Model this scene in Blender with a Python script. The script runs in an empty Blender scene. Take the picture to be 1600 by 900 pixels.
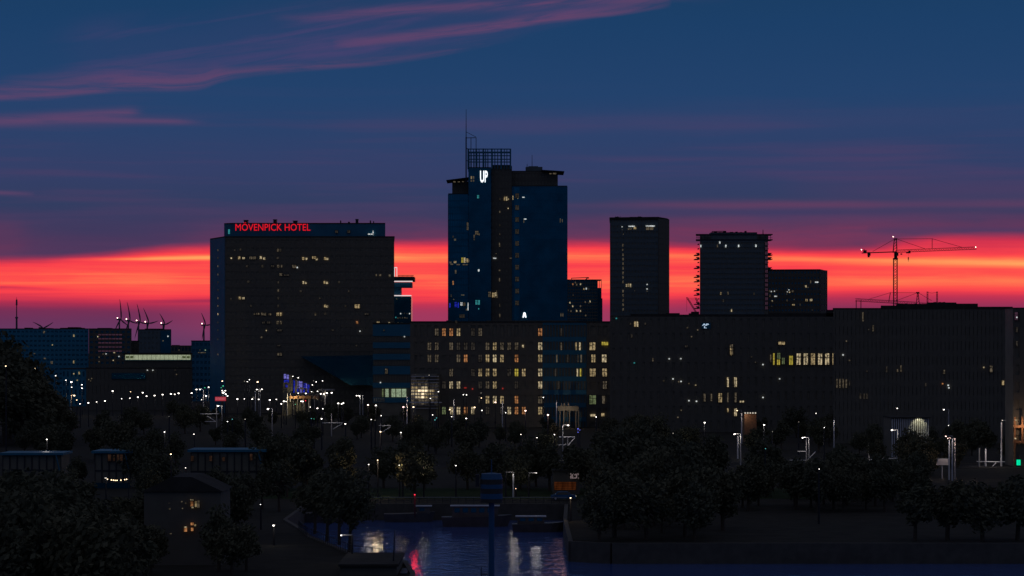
import bpy, bmesh, math, random
from mathutils import Vector, Matrix
random.seed(7)
S = bpy.context.scene
C = S.collection
F = 4000.0          # focal length in photo pixels (photo is 1600 wide)
HC = 25.0           # camera height above the street

# ------------------------------------------------------------------ camera
cam = bpy.data.cameras.new('camera'); co = bpy.data.objects.new('camera', cam); C.objects.link(co)
co.location = (0, 0, HC); co.rotation_euler = (math.radians(90), 0, 0)
cam.sensor_width = 36; cam.lens = 90; cam.shift_y = 100/1600
cam.clip_start = 1; cam.clip_end = 60000
S.camera = co
S.render.engine = 'CYCLES'
S.view_settings.view_transform = 'Standard'; S.view_settings.look = 'None'
S.view_settings.exposure = 0; S.view_settings.gamma = 1

# ------------------------------------------------------------------ node helpers
def lin(c):
    c = c/255.0
    return c/12.92 if c <= .04045 else ((c+.055)/1.055)**2.4
def rgb(r, g, b): return (lin(r), lin(g), lin(b), 1)

class E:                                   # a socket with arithmetic
    nt = None
    def __init__(s, sock): s.s = sock
    @staticmethod
    def m(op, a, b=None, c=None, clamp=False):
        n = E.nt.nodes.new('ShaderNodeMath'); n.operation = op; n.use_clamp = clamp
        for i, v in enumerate((a, b, c)):
            if v is None: continue
            if isinstance(v, E): E.nt.links.new(v.s, n.inputs[i])
            else: n.inputs[i].default_value = v
        return E(n.outputs[0])
    def __add__(s, o): return E.m('ADD', s, o)
    def __radd__(s, o): return E.m('ADD', o, s)
    def __sub__(s, o): return E.m('SUBTRACT', s, o)
    def __rsub__(s, o): return E.m('SUBTRACT', o, s)
    def __mul__(s, o): return E.m('MULTIPLY', s, o)
    def __rmul__(s, o): return E.m('MULTIPLY', o, s)
    def __truediv__(s, o): return E.m('DIVIDE', s, o)
def clamp01(a): return E.m('ADD', a, 0.0, clamp=True)
def sstep(x, lo, hi):
    n = E.nt.nodes.new('ShaderNodeMapRange'); n.interpolation_type = 'SMOOTHSTEP'
    for nm, v in (('Value', x), ('From Min', lo), ('From Max', hi)):
        if isinstance(v, E): E.nt.links.new(v.s, n.inputs[nm])
        else: n.inputs[nm].default_value = v
    return E(n.outputs[0])
def gauss(x, c, w):
    d = (x - c)/w
    return E.m('EXPONENT', (d*d)*-1.0)
def curve(x, pts, ylo, yhi):               # piecewise curve over photo-like azimuth
    xlo, xhi = pts[0][0], pts[-1][0]
    n = E.nt.nodes.new('ShaderNodeFloatCurve')
    t = clamp01((x - xlo)*(1.0/(xhi-xlo)))
    E.nt.links.new(t.s, n.inputs['Value'])
    cv = n.mapping.curves[0]
    P = [((a-xlo)/(xhi-xlo), (b-ylo)/(yhi-ylo)) for a, b in pts]
    cv.points[0].location = P[0]; cv.points[1].location = P[-1]
    for p in P[1:-1]: cv.points.new(*p)
    n.mapping.update()
    return E(n.outputs[0])*(yhi-ylo) + ylo
def ramp(x, pts, xlo, xhi):
    n = E.nt.nodes.new('ShaderNodeValToRGB'); r = n.color_ramp
    t = clamp01((x - xlo)*(1.0/(xhi-xlo)))
    E.nt.links.new(t.s, n.inputs[0])
    r.elements[0].position = (pts[0][0]-xlo)/(xhi-xlo); r.elements[0].color = pts[0][1]
    r.elements[1].position = (pts[-1][0]-xlo)/(xhi-xlo); r.elements[1].color = pts[-1][1]
    for a, c in pts[1:-1]:
        e = r.elements.new((a-xlo)/(xhi-xlo)); e.color = c
    return n.outputs[0]
def mixc(f, a, b):
    n = E.nt.nodes.new('ShaderNodeMix'); n.data_type = 'RGBA'; n.clamp_factor = True
    if isinstance(f, E): E.nt.links.new(f.s, n.inputs[0])
    else: n.inputs[0].default_value = f
    for i, v in ((6, a), (7, b)):
        if isinstance(v, tuple): n.inputs[i].default_value = v
        else: E.nt.links.new(v, n.inputs[i])
    return n.outputs[2]
def noise(vx, vy, vz, detail=3, rough=.5, dist=0.0):
    c = E.nt.nodes.new('ShaderNodeCombineXYZ')
    for i, v in enumerate((vx, vy, vz)):
        if isinstance(v, E): E.nt.links.new(v.s, c.inputs[i])
        else: c.inputs[i].default_value = v
    n = E.nt.nodes.new('ShaderNodeTexNoise'); n.inputs['Scale'].default_value = 1
    n.inputs['Detail'].default_value = detail; n.inputs['Roughness'].default_value = rough
    n.inputs['Distortion'].default_value = dist
    E.nt.links.new(c.outputs[0], n.inputs['Vector'])
    return E(n.outputs[0])

# ------------------------------------------------------------------ dusk sky (world)
W = bpy.data.worlds.new('World'); S.world = W; W.use_nodes = True
nt = W.node_tree; nt.nodes.clear(); E.nt = nt
tc = nt.nodes.new('ShaderNodeTexCoord'); sx = nt.nodes.new('ShaderNodeSeparateXYZ')
nt.links.new(tc.outputs['Generated'], sx.inputs[0])
dx, dy, dz = E(sx.outputs[0]), E(sx.outputs[1]), E(sx.outputs[2])
az = E.m('ARCTAN2', dx, dy)
hr = E.m('SQRT', dx*dx + dy*dy)
el = E.m('ARCTAN2', dz, hr)
x = az*F + 800.0                # azimuth, in units of 1/4000 rad
y = 550.0 - el*F                # 550 = horizon, smaller = higher
# long wavelength wander so that no edge is ruler straight
n1 = noise(x*(1/420), y*(1/60), 1.3, 3) - .5
n2 = noise(x*(1/160), y*(1/22), 7.7, 4, .55, .4) - .5
n3 = noise(x*(1/330), y*(1/7.5), 4.1, 3, .6, .2) - .5
yw = y + n1*14.0 + n2*5.0
# clear and hazy sky above the glow
up = ramp(y + n1*30.0, [(-60, rgb(25,60,96)), (40, rgb(28,63,104)), (150, rgb(35,66,108)), (215, rgb(44,65,106)), (270, rgb(52,63,103)),
                 (315, rgb(50,61,97)), (355, rgb(56,58,94)), (405, rgb(70,54,90))], -60, 420)
# darker, teal tinted patch at the upper left; mauve veils lower down
mauve = curve(x, [(-800,.2),(0,.25),(70,.1),(200,.06),(330,.2),(500,.35),(650,.35),(900,.36),(1060,.46),(1300,.6),(1450,.5),(1600,.5),(2600,.2)], 0, 1)
up = mixc(mauve*sstep(yw, 318.0, 384.0)*(n2*1.6 + 1.0), up, rgb(148,52,84))
veil = sstep(noise(x*(1/520), y*(1/26), 11.0, 3, .5), .45, .75)
up = mixc(veil*.34*sstep(y, 120.0, 260.0), up, rgb(92,62,100))
up = mixc(gauss(yw, 322.0, 7.0)*curve(x, [(700,0),(950,.25),(1100,.6),(1300,.65),(1450,.4),(1600,.5),(2200,0)], 0, 1), up, rgb(104,62,96))
up = mixc(gauss(yw, 300.0, 16.0)*curve(x, [(1200,0),(1600,.35),(2200,0)], 0, 1), up, rgb(92,60,98))
up = mixc(gauss(yw, 192.0, 16.0)*curve(x, [(500,0),(900,.35),(1300,.25),(1700,0)], 0, 1), up, rgb(66,66,106))
# the cloud deck just over the glow at the right
up = mixc(gauss(yw, 363.0, 7.0)*curve(x, [(1350,0),(1450,.55),(1620,.7),(2200,0)], 0, 1), up, rgb(70,58,96))
up = mixc(gauss(yw, 334.0, 7.0)*curve(x, [(1000,0),(1180,.5),(1350,.3),(1500,0)], 0, 1), up, rgb(58,58,98))
# the glow
top = curve(x, [(-1800,470),(-800,430),(0,408),(150,400),(330,384),(500,379),(650,376),(760,376),(920,377),(1060,381),(1200,388),(1330,389),(1410,376),(1500,370),(1600,371),(2400,400),(3600,460)], 360, 480)
bot = curve(x, [(-1200,478),(0,474),(330,479),(650,482),(900,480),(1100,474),(1300,466),(1600,468),(3000,490)], 460, 495)
yt = y + n2*7.0 + n1*6.0
h0 = sstep(yt - top, -7.0, 11.0)*(1.0 - sstep(yt - bot, -18.0, 14.0))
yc = curve(x, [(0,409),(150,407),(330,404),(650,402),(1000,401),(1200,404),(1350,409),(1500,411),(1600,414)], 398, 418)
ys = curve(x, [(-600,0),(0,.06),(100,.2),(200,.4),(330,.55),(500,.5),(650,.38),(900,.26),(1060,.24),(1200,.28),(1330,.34),(1450,.44),(1600,.5),(2400,0)], 0, 1)
yv = curve(x, [(0,3),(330,4.2),(650,9),(1000,8),(1300,7),(1600,9)], 2, 14)
os = curve(x, [(-900,0),(0,.12),(200,.2),(330,.14),(600,.16),(900,.2),(1200,.24),(1400,.26),(1600,.24),(2400,0)], 0, 1)
heat = n3*curve(x, [(0,.5),(1100,.5),(1400,.3),(1600,.26)], 0, 1) + n2*.22 + .44 + gauss(y + n2*3.0, yc, yv)*ys + gauss(yw, 441.0, 13.0)*os
heat = heat - gauss(yw, 450.0, 3.5)*curve(x, [(-400,.3),(0,.32),(60,.2),(140,0),(150,0)], 0, 1)
heat = heat - gauss(yw, 470.0, 3.5)*curve(x, [(180,0),(270,.28),(340,.36),(420,.2),(520,0)], 0, 1)
heat = heat*(sstep(yt - top, -4.0, curve(x, [(0,16),(1050,20),(1330,22),(1450,38),(1600,42)], 10, 50))*.66 + .34)*(1.0 - sstep(yt - bot, -26.0, 8.0)*.65)
hot = ramp(heat, [(0, rgb(150,44,80)), (.2, rgb(205,50,78)), (.4, rgb(250,66,76)), (.56, rgb(255,84,76)), (.76, rgb(255,122,82)), (1, rgb(255,170,98))], 0, 1)
low = ramp(y + n2*8.0, [(462, rgb(165,46,80)), (482, rgb(122,46,84)), (500, rgb(106,51,90)), (520, rgb(100,57,97)), (548, rgb(92,60,98)), (560, rgb(30,30,44))], 460, 562)
low = mixc(curve(x, [(200,0),(600,.5),(700,.55),(950,.5),(1100,.3),(1300,.2),(1600,.25),(2200,0)], 0, 1)*(1.0 - sstep(y, 500.0, 560.0)), low, rgb(190,62,98))
base = mixc(sstep(yt - top, 30.0, 60.0), up, low)
sky = mixc(h0, base, hot)
# the glow dies away on either side; the east is plain dusk blue
side = gauss(az, 0.0, .85)
east = ramp(y, [(150, rgb(38,62,100)), (420, rgb(56,62,94)), (548, rgb(62,60,86)), (565, rgb(26,28,36))], 140, 570)
sky = mixc(clamp01(side*1.25), east, sky)
# pink cirrus high at the left
edge = curve(x, [(-500,235),(0,168),(80,163),(170,153),(306,146),(345,134),(372,127),(481,115),(590,105),(700,88),(760,76),(900,50),(1040,20),(1300,-40)], -60, 240)
q = edge - y + n2*5.0
fil = noise(x*(1/170), (q + x*.05)*(1/13), 3.3, 6, .62, .5)
fil2 = noise(x*(1/300), (y + x*.17)*(1/26), 9.3, 4, .6, .5)
a1 = sstep(q, -3.0, 8.0)*(1.0 - sstep(q, 6.0, curve(x, [(0,26),(170,56),(330,44),(380,22),(740,26)], 10, 60)))*curve(x, [(-500,0),(-60,.6),(40,.85),(180,.9),(310,.95),(400,.75),(520,.7),(640,.7),(740,.4),(800,.1),(860,0),(1300,0)], 0, 1)
a1 = a1*(sstep(fil, .3, .66)*.8 + .12)
a2 = sstep(q, 6.0, 26.0)*(1.0 - sstep(q, 70.0, 135.0))*curve(x, [(-300,0),(60,0),(160,.3),(330,.42),(560,.6),(800,.7),(980,.5),(1060,0),(1300,0)], 0, 1)
a2 = a2*(sstep(fil2, .4, .68)*.75 + .22)
e2 = curve(x, [(500,84),(620,70),(700,60),(760,54),(850,40),(960,28),(1040,16),(1200,-10)], -20, 90)
q2 = e2 - y + n2*6.0
a3 = sstep(q2, -3.0, 5.0)*(1.0 - sstep(q2, 8.0, 22.0))*curve(x, [(520,0),(620,.7),(760,.85),(900,.8),(1000,.5),(1050,0)], 0, 1)*sstep(fil, .25, .55)
e3 = curve(x, [(480,32),(620,20),(760,12),(900,6),(1060,0)], -5, 40)
a3b = gauss(y + n2*8.0, e3, 7.0)*curve(x, [(420,0),(560,.55),(760,.75),(950,.7),(1060,.2),(1150,0)], 0, 1)*sstep(fil, .25, .6)
e4 = curve(x, [(-200,202),(0,200),(110,191),(200,190),(240,197),(320,195)], 180, 205)
a4 = gauss(y + n2*4.0, curve(x, [(-200,202),(0,198),(110,190),(230,180)], 175, 205), 8.0)*curve(x, [(-300,.2),(-20,.6),(120,.75),(200,.7),(236,0),(250,0)], 0, 1)*sstep(fil, .2, .56)
a4 = a4 + gauss(y + n2*4.0, 194.0, 4.0)*curve(x, [(60,0),(170,.45),(260,.6),(330,0),(340,0)], 0, 1)
a5 = gauss(y + n2*3.0, curve(x, [(-100,305),(0,306),(62,308)], 300, 310), 3.2)*curve(x, [(-100,.5),(0,.6),(40,.4),(64,0)], 0, 1)
cir = clamp01(a1 + a3 + a3b + a4 + a5)
sky = mixc(a2, sky, rgb(84,66,112))
sky = mixc(cir*.72, sky, rgb(114,70,106))
# overhead: unseen grey mauve cloud, added to lift and neutralise the ambient light
cx, cy = dx/(dz + .12), dy/(dz + .12)
ov = noise(cx*2.2, cy*1.1, 5.0, 5, .6, .6)
ovc = mixc(sstep(ov, .35, .7), rgb(57,72,98), rgb(102,94,102))
sky = mixc(sstep(el, .19, .5), sky, ovc)
bg = nt.nodes.new('ShaderNodeBackground'); nt.links.new(sky, bg.inputs[0]); bg.inputs[1].default_value = 1.0
wo = nt.nodes.new('ShaderNodeOutputWorld'); nt.links.new(bg.outputs[0], wo.inputs[0])
W.cycles.sampling_method = 'MANUAL'; W.cycles.sample_map_resolution = 1024

# the sun has set: only a trace of red light from behind the skyline
sl = bpy.data.lights.new('sun', 'SUN'); sl.energy = .02; sl.angle = math.radians(12); sl.color = (1, .4, .25)
so = bpy.data.objects.new('sun', sl); C.objects.link(so); so.location = (0, 0, 300)
so.rotation_euler = (math.radians(-88.5), 0, math.radians(-4))

# ------------------------------------------------------------------ materials
M = {}
def mat(name, col, rough=.7, metal=0.0, var=.35, scale=.6, bump=0.0, col2=None, spec=.5):
    m = bpy.data.materials.new(name); m.use_nodes = True; t = m.node_tree; b = t.nodes['Principled BSDF']
    tcn = t.nodes.new('ShaderNodeTexCoord'); nz = t.nodes.new('ShaderNodeTexNoise'); nz.inputs['Scale'].default_value = scale
    nz.inputs['Detail'].default_value = 5
    t.links.new(tcn.outputs['Object'], nz.inputs['Vector'])
    r = t.nodes.new('ShaderNodeValToRGB'); t.links.new(nz.outputs[0], r.inputs[0])
    c2 = col2 or tuple(c*(1-var) for c in col)
    r.color_ramp.elements[0].position = .3; r.color_ramp.elements[0].color = (*c2, 1)
    r.color_ramp.elements[1].position = .7; r.color_ramp.elements[1].color = (*col, 1)
    t.links.new(r.outputs[0], b.inputs['Base Color'])
    b.inputs['Roughness'].default_value = rough; b.inputs['Metallic'].default_value = metal
    b.inputs['Specular IOR Level'].default_value = spec
    if bump:
        bp = t.nodes.new('ShaderNodeBump'); bp.inputs['Strength'].default_value = bump
        t.links.new(nz.outputs[0], bp.inputs['Height']); t.links.new(bp.outputs[0], b.inputs['Normal'])
    M[name] = m; return m
mat('brown_brick', (.155,.138,.105), .9, var=.2)
mat('dark_brick', (.14,.128,.10), .9, var=.2)
mat('grey_concrete', (.13,.165,.17), .85, var=.25)
mat('pale_panel', (.02,.25,.38), .6, var=.2)
mat('blue_panel', (.012,.17,.27), .5, 0, var=.25, scale=.2)
mat('dark_glass', (.21,.19,.14), .45, .15, var=.3, scale=.3, spec=.25)
mat('blue_glass', (.006,.24,.33), .2, .75, var=.45, scale=.15)
mat('deep_blue_glass', (.008,.17,.23), .18, .75, var=.4, scale=.12)
mat('raking_glass', (.006,.09,.125), .2, .7, var=.3, scale=.1)
mat('roofing', (.06,.057,.05), .9, spec=.1)
mat('dark_metal', (.05,.05,.055), .5, .6)
mat('crane_steel', (.09,.05,.03), .6, .2)
mat('lamp_post', (.45,.43,.42), .5, .3)
mat('white_steel', (.7,.7,.72), .5, .1)
mat('asphalt', (.05,.046,.04), .9, scale=.2, spec=.05)
mat('paving', (.055,.052,.042), .95, scale=.3, spec=.05)
mat('grass', (.04,.06,.025), .95, scale=.5, spec=.05)
mat('quay_stone', (.10,.09,.07), .9, scale=.8, bump=.3)
mat('bark', (.09,.065,.045), .9, scale=3)
mat('leaf', (.125,.12,.07), .9, spec=.1, var=.15, scale=.7)
mat('leaf_dark', (.115,.115,.07), .9, spec=.1, var=.15, scale=.7)
mat('hull_dark', (.10,.09,.08), .5)
mat('boat_white', (.5,.52,.55), .5)
mat('timber', (.30,.15,.07), .8, scale=2)
mat('marker_blue', (.01,.09,.20), .5, 0, var=.2)
mat('marker_black', (.04,.035,.03), .6)
mat('turbine_white', (.13,.11,.14), .6)
mat('car_paint', (.06,.22,.45), .25, .4)
mat('rubber', (.02,.02,.02), .9)
def em(name, col, strength, var=.0):
    m = bpy.data.materials.new(name); m.use_nodes = True; t = m.node_tree; t.nodes.clear()
    o = t.nodes.new('ShaderNodeOutputMaterial'); e = t.nodes.new('ShaderNodeEmission')
    e.inputs[1].default_value = strength
    if var:   # what is seen in the room behind: lamps, blinds, furniture
        tcn = t.nodes.new('ShaderNodeTexCoord'); nz = t.nodes.new('ShaderNodeTexNoise')
        nz.inputs['Scale'].default_value = 2.0; nz.inputs['Detail'].default_value = 3
        mp = t.nodes.new('ShaderNodeMapping'); mp.inputs['Scale'].default_value = (1.1, .3, .8)
        oi = t.nodes.new('ShaderNodeObjectInfo'); av = t.nodes.new('ShaderNodeVectorMath'); av.operation = 'ADD'
        mm = t.nodes.new('ShaderNodeVectorMath'); mm.operation = 'SCALE'; mm.inputs['Scale'].default_value = .37
        t.links.new(oi.outputs['Location'], mm.inputs[0])
        t.links.new(tcn.outputs['Object'], av.inputs[0]); t.links.new(mm.outputs[0], av.inputs[1])
        t.links.new(av.outputs[0], mp.inputs[0]); t.links.new(mp.outputs[0], nz.inputs['Vector'])
        r = t.nodes.new('ShaderNodeValToRGB'); t.links.new(nz.outputs[0], r.inputs[0])
        lo = tuple(c*(1-var) for c in col)
        r.color_ramp.elements[0].position = .38; r.color_ramp.elements[0].color = (*lo, 1)
        r.color_ramp.elements[1].position = .62; r.color_ramp.elements[1].color = (*col, 1)
        t.links.new(r.outputs[0], e.inputs[0])
    else: e.inputs[0].default_value = (*col, 1)
    t.links.new(e.outputs[0], o.inputs[0]); M[name] = m; return m
em('lamp_white', (1,.92,.83), 5); em('lamp_warm', (1,.72,.42), 5); em('lamp_pink', (1,.62,.52), 6)
em('lamp_green', (.1,1,.5), 1.0); em('lamp_red', (1,.03,.06), 2.2); em('lamp_teal', (.2,.9,.9), .8)
em('lamp_blue', (.18,.2,1), 1.5); em('lamp_faint', (1,.9,.75), .55)
em('win_bright', (1,.80,.48), .6, .85); em('win_warm', (1,.74,.38), .42, .8); em('win_dim', (1,.8,.55), .11, .8)
em('win_faint', (1,.85,.7), .035, .7); em('win_yellow', (1,.80,.12), .45, .5); em('win_orange', (1,.42,.16), .45, .8)
em('win_red', (1,.08,.06), .4, .5); em('win_white', (.95,1,1), .8, .6); em('win_teal', (.1,.75,.8), .35, .4)
em('win_green', (.66,.85,.55), .42, .5); em('win_blue', (.03,.05,.9), .55, .7); em('win_violet', (.30,.28,1), .75, .5)
em('win_greenwarm', (.6,.75,.35), .2, .7); em('strip_lime', (.62,.70,.46), .52, .3)
em('sign_red', (1,.012,.03), .75); em('sign_white', (.9,.95,1), 1.5); em('sign_green', (0,.9,.42), .8)
em('sign_pale_blue', (.6,.78,1), .75); em('edge_white', (1,.86,.85), .75); em('sign_board_red', (.75,.05,.09), .38, .0)

# ------------------------------------------------------------------ object helpers
def X(px, D): return (px-800)/F*D
def Z(py, D): return HC-(py-550)/F*D
def tagit(o, label=None, cat=None, group=None, kind=None):
    if label: o['label'] = label
    if cat: o['category'] = cat
    if group: o['group'] = group
    if kind: o['kind'] = kind
    return o
def empty(name, loc, label, cat, group=None):
    o = bpy.data.objects.new(name, None); C.objects.link(o); o.location = loc; o.empty_display_size = 1
    return tagit(o, label, cat, group)
class G:                                   # mesh collector (world coordinates)
    def __init__(s): s.v = []; s.f = []
    def hexa(s, pts):
        n = len(s.v); s.v += [tuple(p) for p in pts]
        s.f += [(n,n+3,n+2,n+1),(n+4,n+5,n+6,n+7),(n,n+1,n+5,n+4),(n+1,n+2,n+6,n+5),(n+2,n+3,n+7,n+6),(n+3,n,n+4,n+7)]
        return s
    def box(s, x0, x1, y0, y1, z0, z1):
        return s.hexa([(x0,y0,z0),(x1,y0,z0),(x1,y1,z0),(x0,y1,z0),(x0,y0,z1),(x1,y0,z1),(x1,y1,z1),(x0,y1,z1)])
    def prism(s, poly, z0, z1):            # poly: list (x,y) counter-clockwise seen from above; z1 number or list
        n = len(s.v); k = len(poly)
        zt = z1 if isinstance(z1, (list, tuple)) else [z1]*k
        s.v += [(a, b, z0) for a, b in poly] + [(a, b, zt[i]) for i, (a, b) in enumerate(poly)]
        s.f.append(tuple(n+k-1-i for i in range(k))); s.f.append(tuple(n+k+i for i in range(k)))
        for i in range(k):
            j = (i+1) % k; s.f.append((n+i, n+j, n+k+j, n+k+i))
        return s
    def front(s, poly, y0, y1):            # poly: (x,z) outline extruded in depth
        n = len(s.v); k = len(poly)
        s.v += [(a, y0, b) for a, b in poly] + [(a, y1, b) for a, b in poly]
        s.f.append(tuple(n+i for i in range(k))); s.f.append(tuple(n+2*k-1-i for i in range(k)))
        for i in range(k):
            j = (i+1) % k; s.f.append((n+j, n+i, n+k+i, n+k+j))
        return s
    def bar(s, a, b, r, r2=None, k=5):     # tapered round bar
        a = Vector(a); b = Vector(b); r2 = r if r2 is None else r2
        d = (b-a); L = d.length
        if L < 1e-6: return s
        d /= L; u = d.orthogonal().normalized(); w = d.cross(u)
        n = len(s.v)
        for c, rr in ((a, r), (b, r2)):
            for i in range(k):
                t = 2*math.pi*i/k; s.v.append(tuple(c + (u*math.cos(t)+w*math.sin(t))*rr))
        for i in range(k):
            j = (i+1) % k; s.f.append((n+i, n+j, n+k+j, n+k+i))
        s.f.append(tuple(n+k-1-i for i in range(k))); s.f.append(tuple(n+k+i for i in range(k)))
        return s
    def blob(s, c, rx, ry, rz, k=8, m=5):
        n = len(s.v); cx, cy, cz = c
        s.v.append((cx, cy, cz-rz))
        for i in range(1, m):
            t = math.pi*i/m - math.pi/2
            for j in range(k):
                p = 2*math.pi*j/k
                s.v.append((cx+rx*math.cos(t)*math.cos(p), cy+ry*math.cos(t)*math.sin(p), cz+rz*math.sin(t)))
        s.v.append((cx, cy, cz+rz)); e = len(s.v)-1
        for j in range(k): s.f.append((n, n+1+(j+1) % k, n+1+j))
        for i in range(m-2):
            for j in range(k):
                a = n+1+i*k; s.f.append((a+j, a+(j+1) % k, a+k+(j+1) % k, a+k+j))
        a = n+1+(m-2)*k
        for j in range(k): s.f.append((a+j, a+(j+1) % k, e))
        return s
    def facade(s, p0, p1, z0, z1, cols, rows, bw, bh, proud, voff=0):   # piers and spandrels along p0->p1
        p0 = Vector(p0); p1 = Vector(p1); d = p1-p0; L = d.length; d /= L; nrm = Vector((d.y, -d.x))
        def ob(a, b, za, zb, pr):
            q0 = p0+d*a; q1 = p0+d*b; o = nrm*pr; bk = -nrm*.05
            s.hexa([(q0.x+o.x,q0.y+o.y,za),(q1.x+o.x,q1.y+o.y,za),(q1.x+bk.x,q1.y+bk.y,za),(q0.x+bk.x,q0.y+bk.y,za),
                    (q0.x+o.x,q0.y+o.y,zb),(q1.x+o.x,q1.y+o.y,zb),(q1.x+bk.x,q1.y+bk.y,zb),(q0.x+bk.x,q0.y+bk.y,zb)])
        for i in range(cols+1):
            c = L*i/cols; ob(max(0, c-bw/2), min(L, c+bw/2), z0, z1, proud)
        for j in range(rows+1):
            c = z0+(z1-z0)*j/rows; ob(0, L, max(z0, c-bh/2), min(z1+.02, c+bh/2), proud-.03)
        return s
    def build(s, name, m, root=None, kind=None, label=None, smooth=False):
        me = bpy.data.meshes.new(name)
        loc = Vector((0, 0, 0))
        if root is not None:
            loc = Vector(root.location)
            if root.parent: loc = loc + Vector(root.parent.location)
        # origin of each part at its own centre
        mn = [min(p[i] for p in s.v) for i in range(3)]; mx = [max(p[i] for p in s.v) for i in range(3)]
        ctr = Vector([(a+b)/2 for a, b in zip(mn, mx)]); ctr.z = mn[2]
        me.from_pydata([tuple(Vector(p)-ctr) for p in s.v], [], s.f); me.validate(); me.update()
        me.materials.append(M[m] if isinstance(m, str) else m)
        if smooth: me.shade_smooth()
        o = bpy.data.objects.new(name, me); C.objects.link(o); o.location = ctr - loc
        if root is not None: o.parent = root
        return tagit(o, label, None, None, kind)
FEAT = []                                  # what must stay visible: (px0, px1, py0, py1, D)
WM = {}
def win(root, px, py, w, h, D, m, frame=True, keep=True):
    """one lit window: pane with its frame, standing in the facade plane at distance D"""
    key = (round(w*D/F, 2), round(h*D/F, 2), m)
    if key not in WM:
        a, b = w*D/F/2, h*D/F/2
        g = G().box(-a, a, -.36, 0, -b, b); me = bpy.data.meshes.new('window'); me.from_pydata(g.v, [], g.f); me.materials.append(M[m])
        f = G(); t = min(.17, a*.3)
        f.box(-a-t, -a, -.42, -.1, -b-t, b+t).box(a, a+t, -.42, -.1, -b-t, b+t).box(-a, a, -.42, -.1, b, b+t).box(-a, a, -.42, -.1, -b-t, -b)
        if a > .35: f.box(-t/2, t/2, -.42, -.3, -b, b)
        if b > .8: f.box(-a, a, -.415, -.3, b*.25, b*.25+t)
        fm = bpy.data.meshes.new('frame'); fm.from_pydata(f.v, [], f.f); fm.materials.append(M['dark_metal'])
        WM[key] = (me, fm)
    me, fm = WM[key]
    o = bpy.data.objects.new('window', me); C.objects.link(o)
    o.location = Vector((X(px, D), D-.3, Z(py, D))) - Vector(root.location); o.parent = root
    if frame:
        f = bpy.data.objects.new('frame', fm); C.objects.link(f); f.parent = o
    if keep: FEAT.append((px-w/2, px+w/2, py-h/2, py+h/2, D))
    return o
def text(root, name, body, px0, px1, py0, py1, D, m, bold=.02, depth=.25):
    cu = bpy.data.curves.new('t', 'FONT'); cu.body = body; cu.extrude = .05; cu.offset = bold; cu.resolution_u = 3
    t = bpy.data.objects.new('t', cu); C.objects.link(t)
    bpy.context.view_layer.update()
    me = bpy.data.meshes.new_from_object(t.evaluated_get(bpy.context.evaluated_depsgraph_get()))
    bpy.data.objects.remove(t)
    xs = [v.co.x for v in me.vertices]; ys_ = [v.co.y for v in me.vertices]
    x0, x1, y0, y1 = min(xs), max(xs), min(ys_), max(ys_)
    W_, H_ = X(px1, D)-X(px0, D), Z(py0, D)-Z(py1, D)
    for v in me.vertices:
        a, b, c = v.co
        v.co = ((a-x0)/(x1-x0)*W_, -c/.05*depth/2, (b-y0)/(y1-y0)*H_)
    me.materials.clear(); me.materials.append(M[m]); me.name = name
    o = bpy.data.objects.new(name, me); C.objects.link(o)
    o.location = Vector((X(px0, D), D-depth, Z(py1, D))) - Vector(root.location); o.parent = root
    return o
ORD = 'first second third fourth fifth sixth seventh eighth ninth tenth eleventh twelfth thirteenth fourteenth fifteenth sixteenth seventeenth eighteenth nineteenth twentieth'.split()
ORD += ['twenty-'+w for w in ORD[:9]] + ['thirtieth'] + ['thirty-'+w for w in ORD[:9]] + ['fortieth'] + ['forty-'+w for w in ORD[:9]] + ['fiftieth'] + ['fifty-'+w for w in ORD[:9]] + ['sixtieth'] + ['sixty-'+w for w in ORD[:9]] + ['seventieth'] + ['seventy-'+w for w in ORD[:9]] + ['eightieth'] + ['eighty-'+w for w in ORD[:9]]

def building(name, label, cat, px0, px1, D, group=None):
    return empty(name, (X((px0+px1)/2, D), D, 0), label, cat, group)
def block(root, px0, px1, ytop, D, depth, wall, glass, cols, rows, bw=.5, bh=.9, proud=.3, ybot=None, rwin=False, lwin=False, ytop2=None):
    """a rectangular volume: glazing core, facade grid, roof slab"""
    x0, x1 = X(px0, D), X(px1, D); z1 = Z(ytop, D); z0 = 0 if ybot is None else Z(ybot, D)
    D2 = D+depth; xa2 = X(px0,D2) if px0 > 800 else x0; xb2 = X(px1,D2) if px1 < 800 else x1
    G().prism([(x0+.05,D),(x1-.05,D),(xb2-.05,D2),(xa2+.05,D2)], z0, z1-.05).build('glazing', glass, root)
    g = G().facade((x0, D), (x1, D), z0, z1, cols, rows, bw, bh, proud)
    sc = max(3, int(depth/6))
    if rwin: g.facade((x1, D), (xb2, D+depth), z0, z1, sc, rows, bw, bh, .2)
    if lwin: g.facade((x0, D+depth), (x0, D), z0, z1, sc, rows, bw, bh, .2)
    g.build('wall', wall, root)
    z1b = z1
    G().prism([(x0-.15,D-.35),(x1+.15,D-.35),(xb2+.15,D2+.1),(xa2-.15,D2+.1)], z1b, z1b+.5).build('roof', 'roofing', root)
    return x0, x1, z0, z1

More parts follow.
